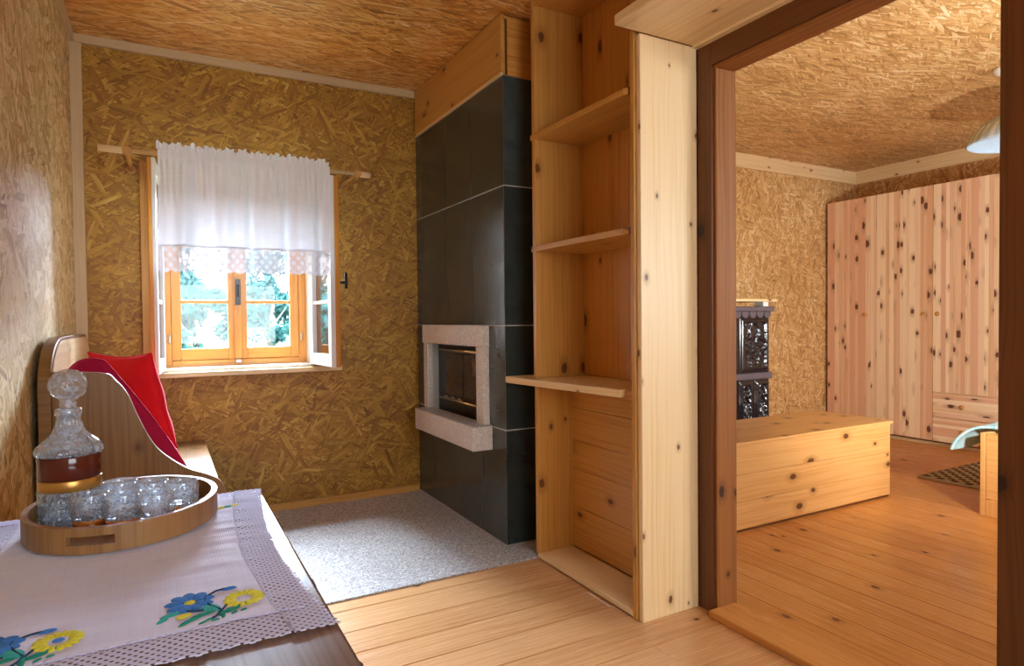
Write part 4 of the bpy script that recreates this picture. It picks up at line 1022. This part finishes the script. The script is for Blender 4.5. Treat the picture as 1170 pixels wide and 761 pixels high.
ql = tag(bpy.data.objects.new('quilt', None), 'pale blue patterned quilt hanging over the bed foot', 'quilt'); C.objects.link(ql); ql.location = (4.6, 1.2, 0.47)
prof = spline([(0.55, 0.482), (1.20, 0.486), (1.70, 0.490), (1.86, 0.500), (1.915, 0.492), (1.955, 0.455), (1.985, 0.400), (2.000, 0.345)], 6)
def qf(u, v):
    k = u * (len(prof) - 1); i = min(int(k), len(prof) - 2); t = k - i
    y, z = prof[i][0] * (1 - t) + prof[i + 1][0] * t, prof[i][1] * (1 - t) + prof[i + 1][1] * t
    x = EX0 + 0.07 + v * (EX1 - EX0 - 0.12)
    drop = max(0.0, min(1.0, (y - 1.88) / 0.12)); 
    y += drop * 0.05 * (0.5 + 0.5 * math.sin(v * 15 + 1.2)); z += 0.010 * noise.noise((x * 6, y * 6, 0)) + drop * 0.04 * (1 - math.cos(v * 9)) * 0.5
    return (x - drop * 0.05, y, z)
MB().grid(qf, 60, 50, uvfn=lambda u, v: (u * 1.6, v * 1.0)).build('cover', 'quilt', ql, solid=0.014)

# ---- rug
rg = thing('rug', (5.1, 2.2, 0), 'dark and white checked woven rug with fringe by the wardrobe', 'rug')
MB().grid(lambda u, v: (4.72 + u * 0.95, 1.95 + v * 0.60, 0.006 + 0.002 * noise.noise((u * 5, v * 5, 1))), 20, 14, uvfn=lambda u, v: (u * 0.95, v * 0.6)).build('weave', 'rug', rg, solid=0.008)
m = MB()
for k in range(60):
    y = 1.955 + k * 0.0100; m.tube([(4.722, y, 0.007), (4.69, y + random.uniform(-.004, .004), 0.005), (4.655, y + random.uniform(-.01, .01), 0.003)], 0.0028, 5)
tag(m.build('fringe', 'fringe', rg), 'white fringe'); m = None

# ---- pendant lamp
LX, LY, LZ = 4.745, 1.965, 2.235
pl = thing('pendant_lamp', (LX, LY, ZC), 'white ribbed dome pendant lamp hanging in the bedroom', 'lamp')
prof = [(0.285, 0.0), (0.283, 0.012), (0.262, 0.055), (0.222, 0.105), (0.165, 0.150), (0.10, 0.185), (0.045, 0.205), (0.03, 0.21)]
inn = [(max(r - 0.006, 0.02), z - 0.004) for r, z in prof[::-1]]
m = MB(); seg = 120; i0 = len(m.v); m.lathe(prof + inn, (LX, LY, LZ), seg, closed=True, rib=lambda a, k: 1 + 0.006 * math.cos(40 * a))
for k in range(len(m.f)):
    row, col = divmod(k, seg)
    if row < 7 and (col // 2) % 2 == 0 and row < 3: m.fm[k] = 1
m.build('shade', ['shade', 'pale_stripe'], pl)
MB().tube([(LX, LY, LZ + 0.19), (LX, LY, ZC - 0.03)], 0.004, 8).build('cord', 'white_paint', pl)
MB().lathe([(0.055, 0), (0.055, -0.012), (0.04, -0.035), (0.012, -0.05)], (LX - 0.18, LY + 0.02, ZC - 0.001), 28).build('canopy', 'white_paint', pl)
MB().tube([(LX - 0.18, LY + 0.02, ZC - 0.045), (LX - 0.09, LY + 0.01, ZC - 0.07), (LX, LY, ZC - 0.028)], 0.004, 8).build('cord', 'white_paint', pl)
MB().lathe([(0.0, 0.0), (0.03, 0.005), (0.034, 0.03), (0.022, 0.07), (0.015, 0.1), (0.015, 0.19)], (LX, LY, LZ + 0.02), 20).build('bulb', 'white_paint', pl)

# ================================================================== GARDEN
tag(MB().box((-30, YB + 0.6, -0.75), (40, 45, -0.65), 'x').build('ground_garden', 'grass'), kind='structure')
def tree(x, y, z0, h, r, n, label, dens=1.0):
    root = thing('garden_tree', (x, y, z0), label, 'tree', 'trees outside the window')
    m = MB(); m.tube([(x, y, z0), (x + 0.1, y, z0 + h * 0.4), (x - 0.05, y + 0.1, z0 + h * 0.8)], [0.10, 0.07, 0.03], 8)
    for k in range(9):
        a = random.uniform(0, 6.28); z = z0 + h * random.uniform(0.3, 0.7); m.tube([(x, y, z), (x + r * 0.7 * math.cos(a), y + r * 0.7 * math.sin(a), z + h * 0.22)], [0.035, 0.01], 6)
    m.build('trunk', 'bark', root)
    m = MB()
    blobs = [(x + random.gauss(0, r * 0.5), y + random.gauss(0, r * 0.5), z0 + h * random.uniform(0.3, 1.0), r * random.uniform(0.25, 0.5)) for _ in range(12)]
    for k in range(n):
        bx_, by_, bz_, br_ = random.choice(blobs)
        dv = Vector((random.gauss(0, 1), random.gauss(0, 1), random.gauss(0, 1))).normalized() * br_ * random.random() ** 0.4
        c = Vector((bx_, by_, bz_)) + dv; c.z = max(c.z, z0 + 0.05)
        s = random.uniform(0.07, 0.16); a = Vector((random.gauss(0, 1), random.gauss(0, 1), random.gauss(0, 1))).normalized(); b = a.orthogonal().normalized()
        i = len(m.v); m.v += [c - a * s, c + b * s * 0.45, c + a * s, c - b * s * 0.45]; m.face((i, i + 1, i + 2, i + 3), 0, 'z', (0, 0), random.random())
    m.build('foliage', 'leaf', root)
tree(-1.6, 10.0, -0.65, 4.6, 0.9, 2600, 'leafy tree outside at the left of the window view')
tree(0.55, 12.0, -0.65, 2.3, 0.6, 900, 'low bush seen through the left panes')
tree(1.9, 14.0, -0.65, 2.5, 0.6, 900, 'low bush seen beyond the meeting stile')
tree(2.5, 11.0, -0.65, 2.4, 0.6, 1100, 'bushy young tree seen through the right panes')
tree(4.6, 13.0, -0.65, 3.2, 0.8, 1600, 'tree seen through the open right leaf')
tree(0.45, 16.5, -0.65, 4.4, 0.7, 900, 'slender tall tree behind the low bush')
for k, w_ in enumerate('first second third fourth fifth'.split()): tree(-7.0 + 5.2 * k, 25.0, -0.65, 3.6 + (k * 7 % 4) * 0.35, 1.5, 2200, 'far garden tree beyond the lawn, %s from the left' % w_)
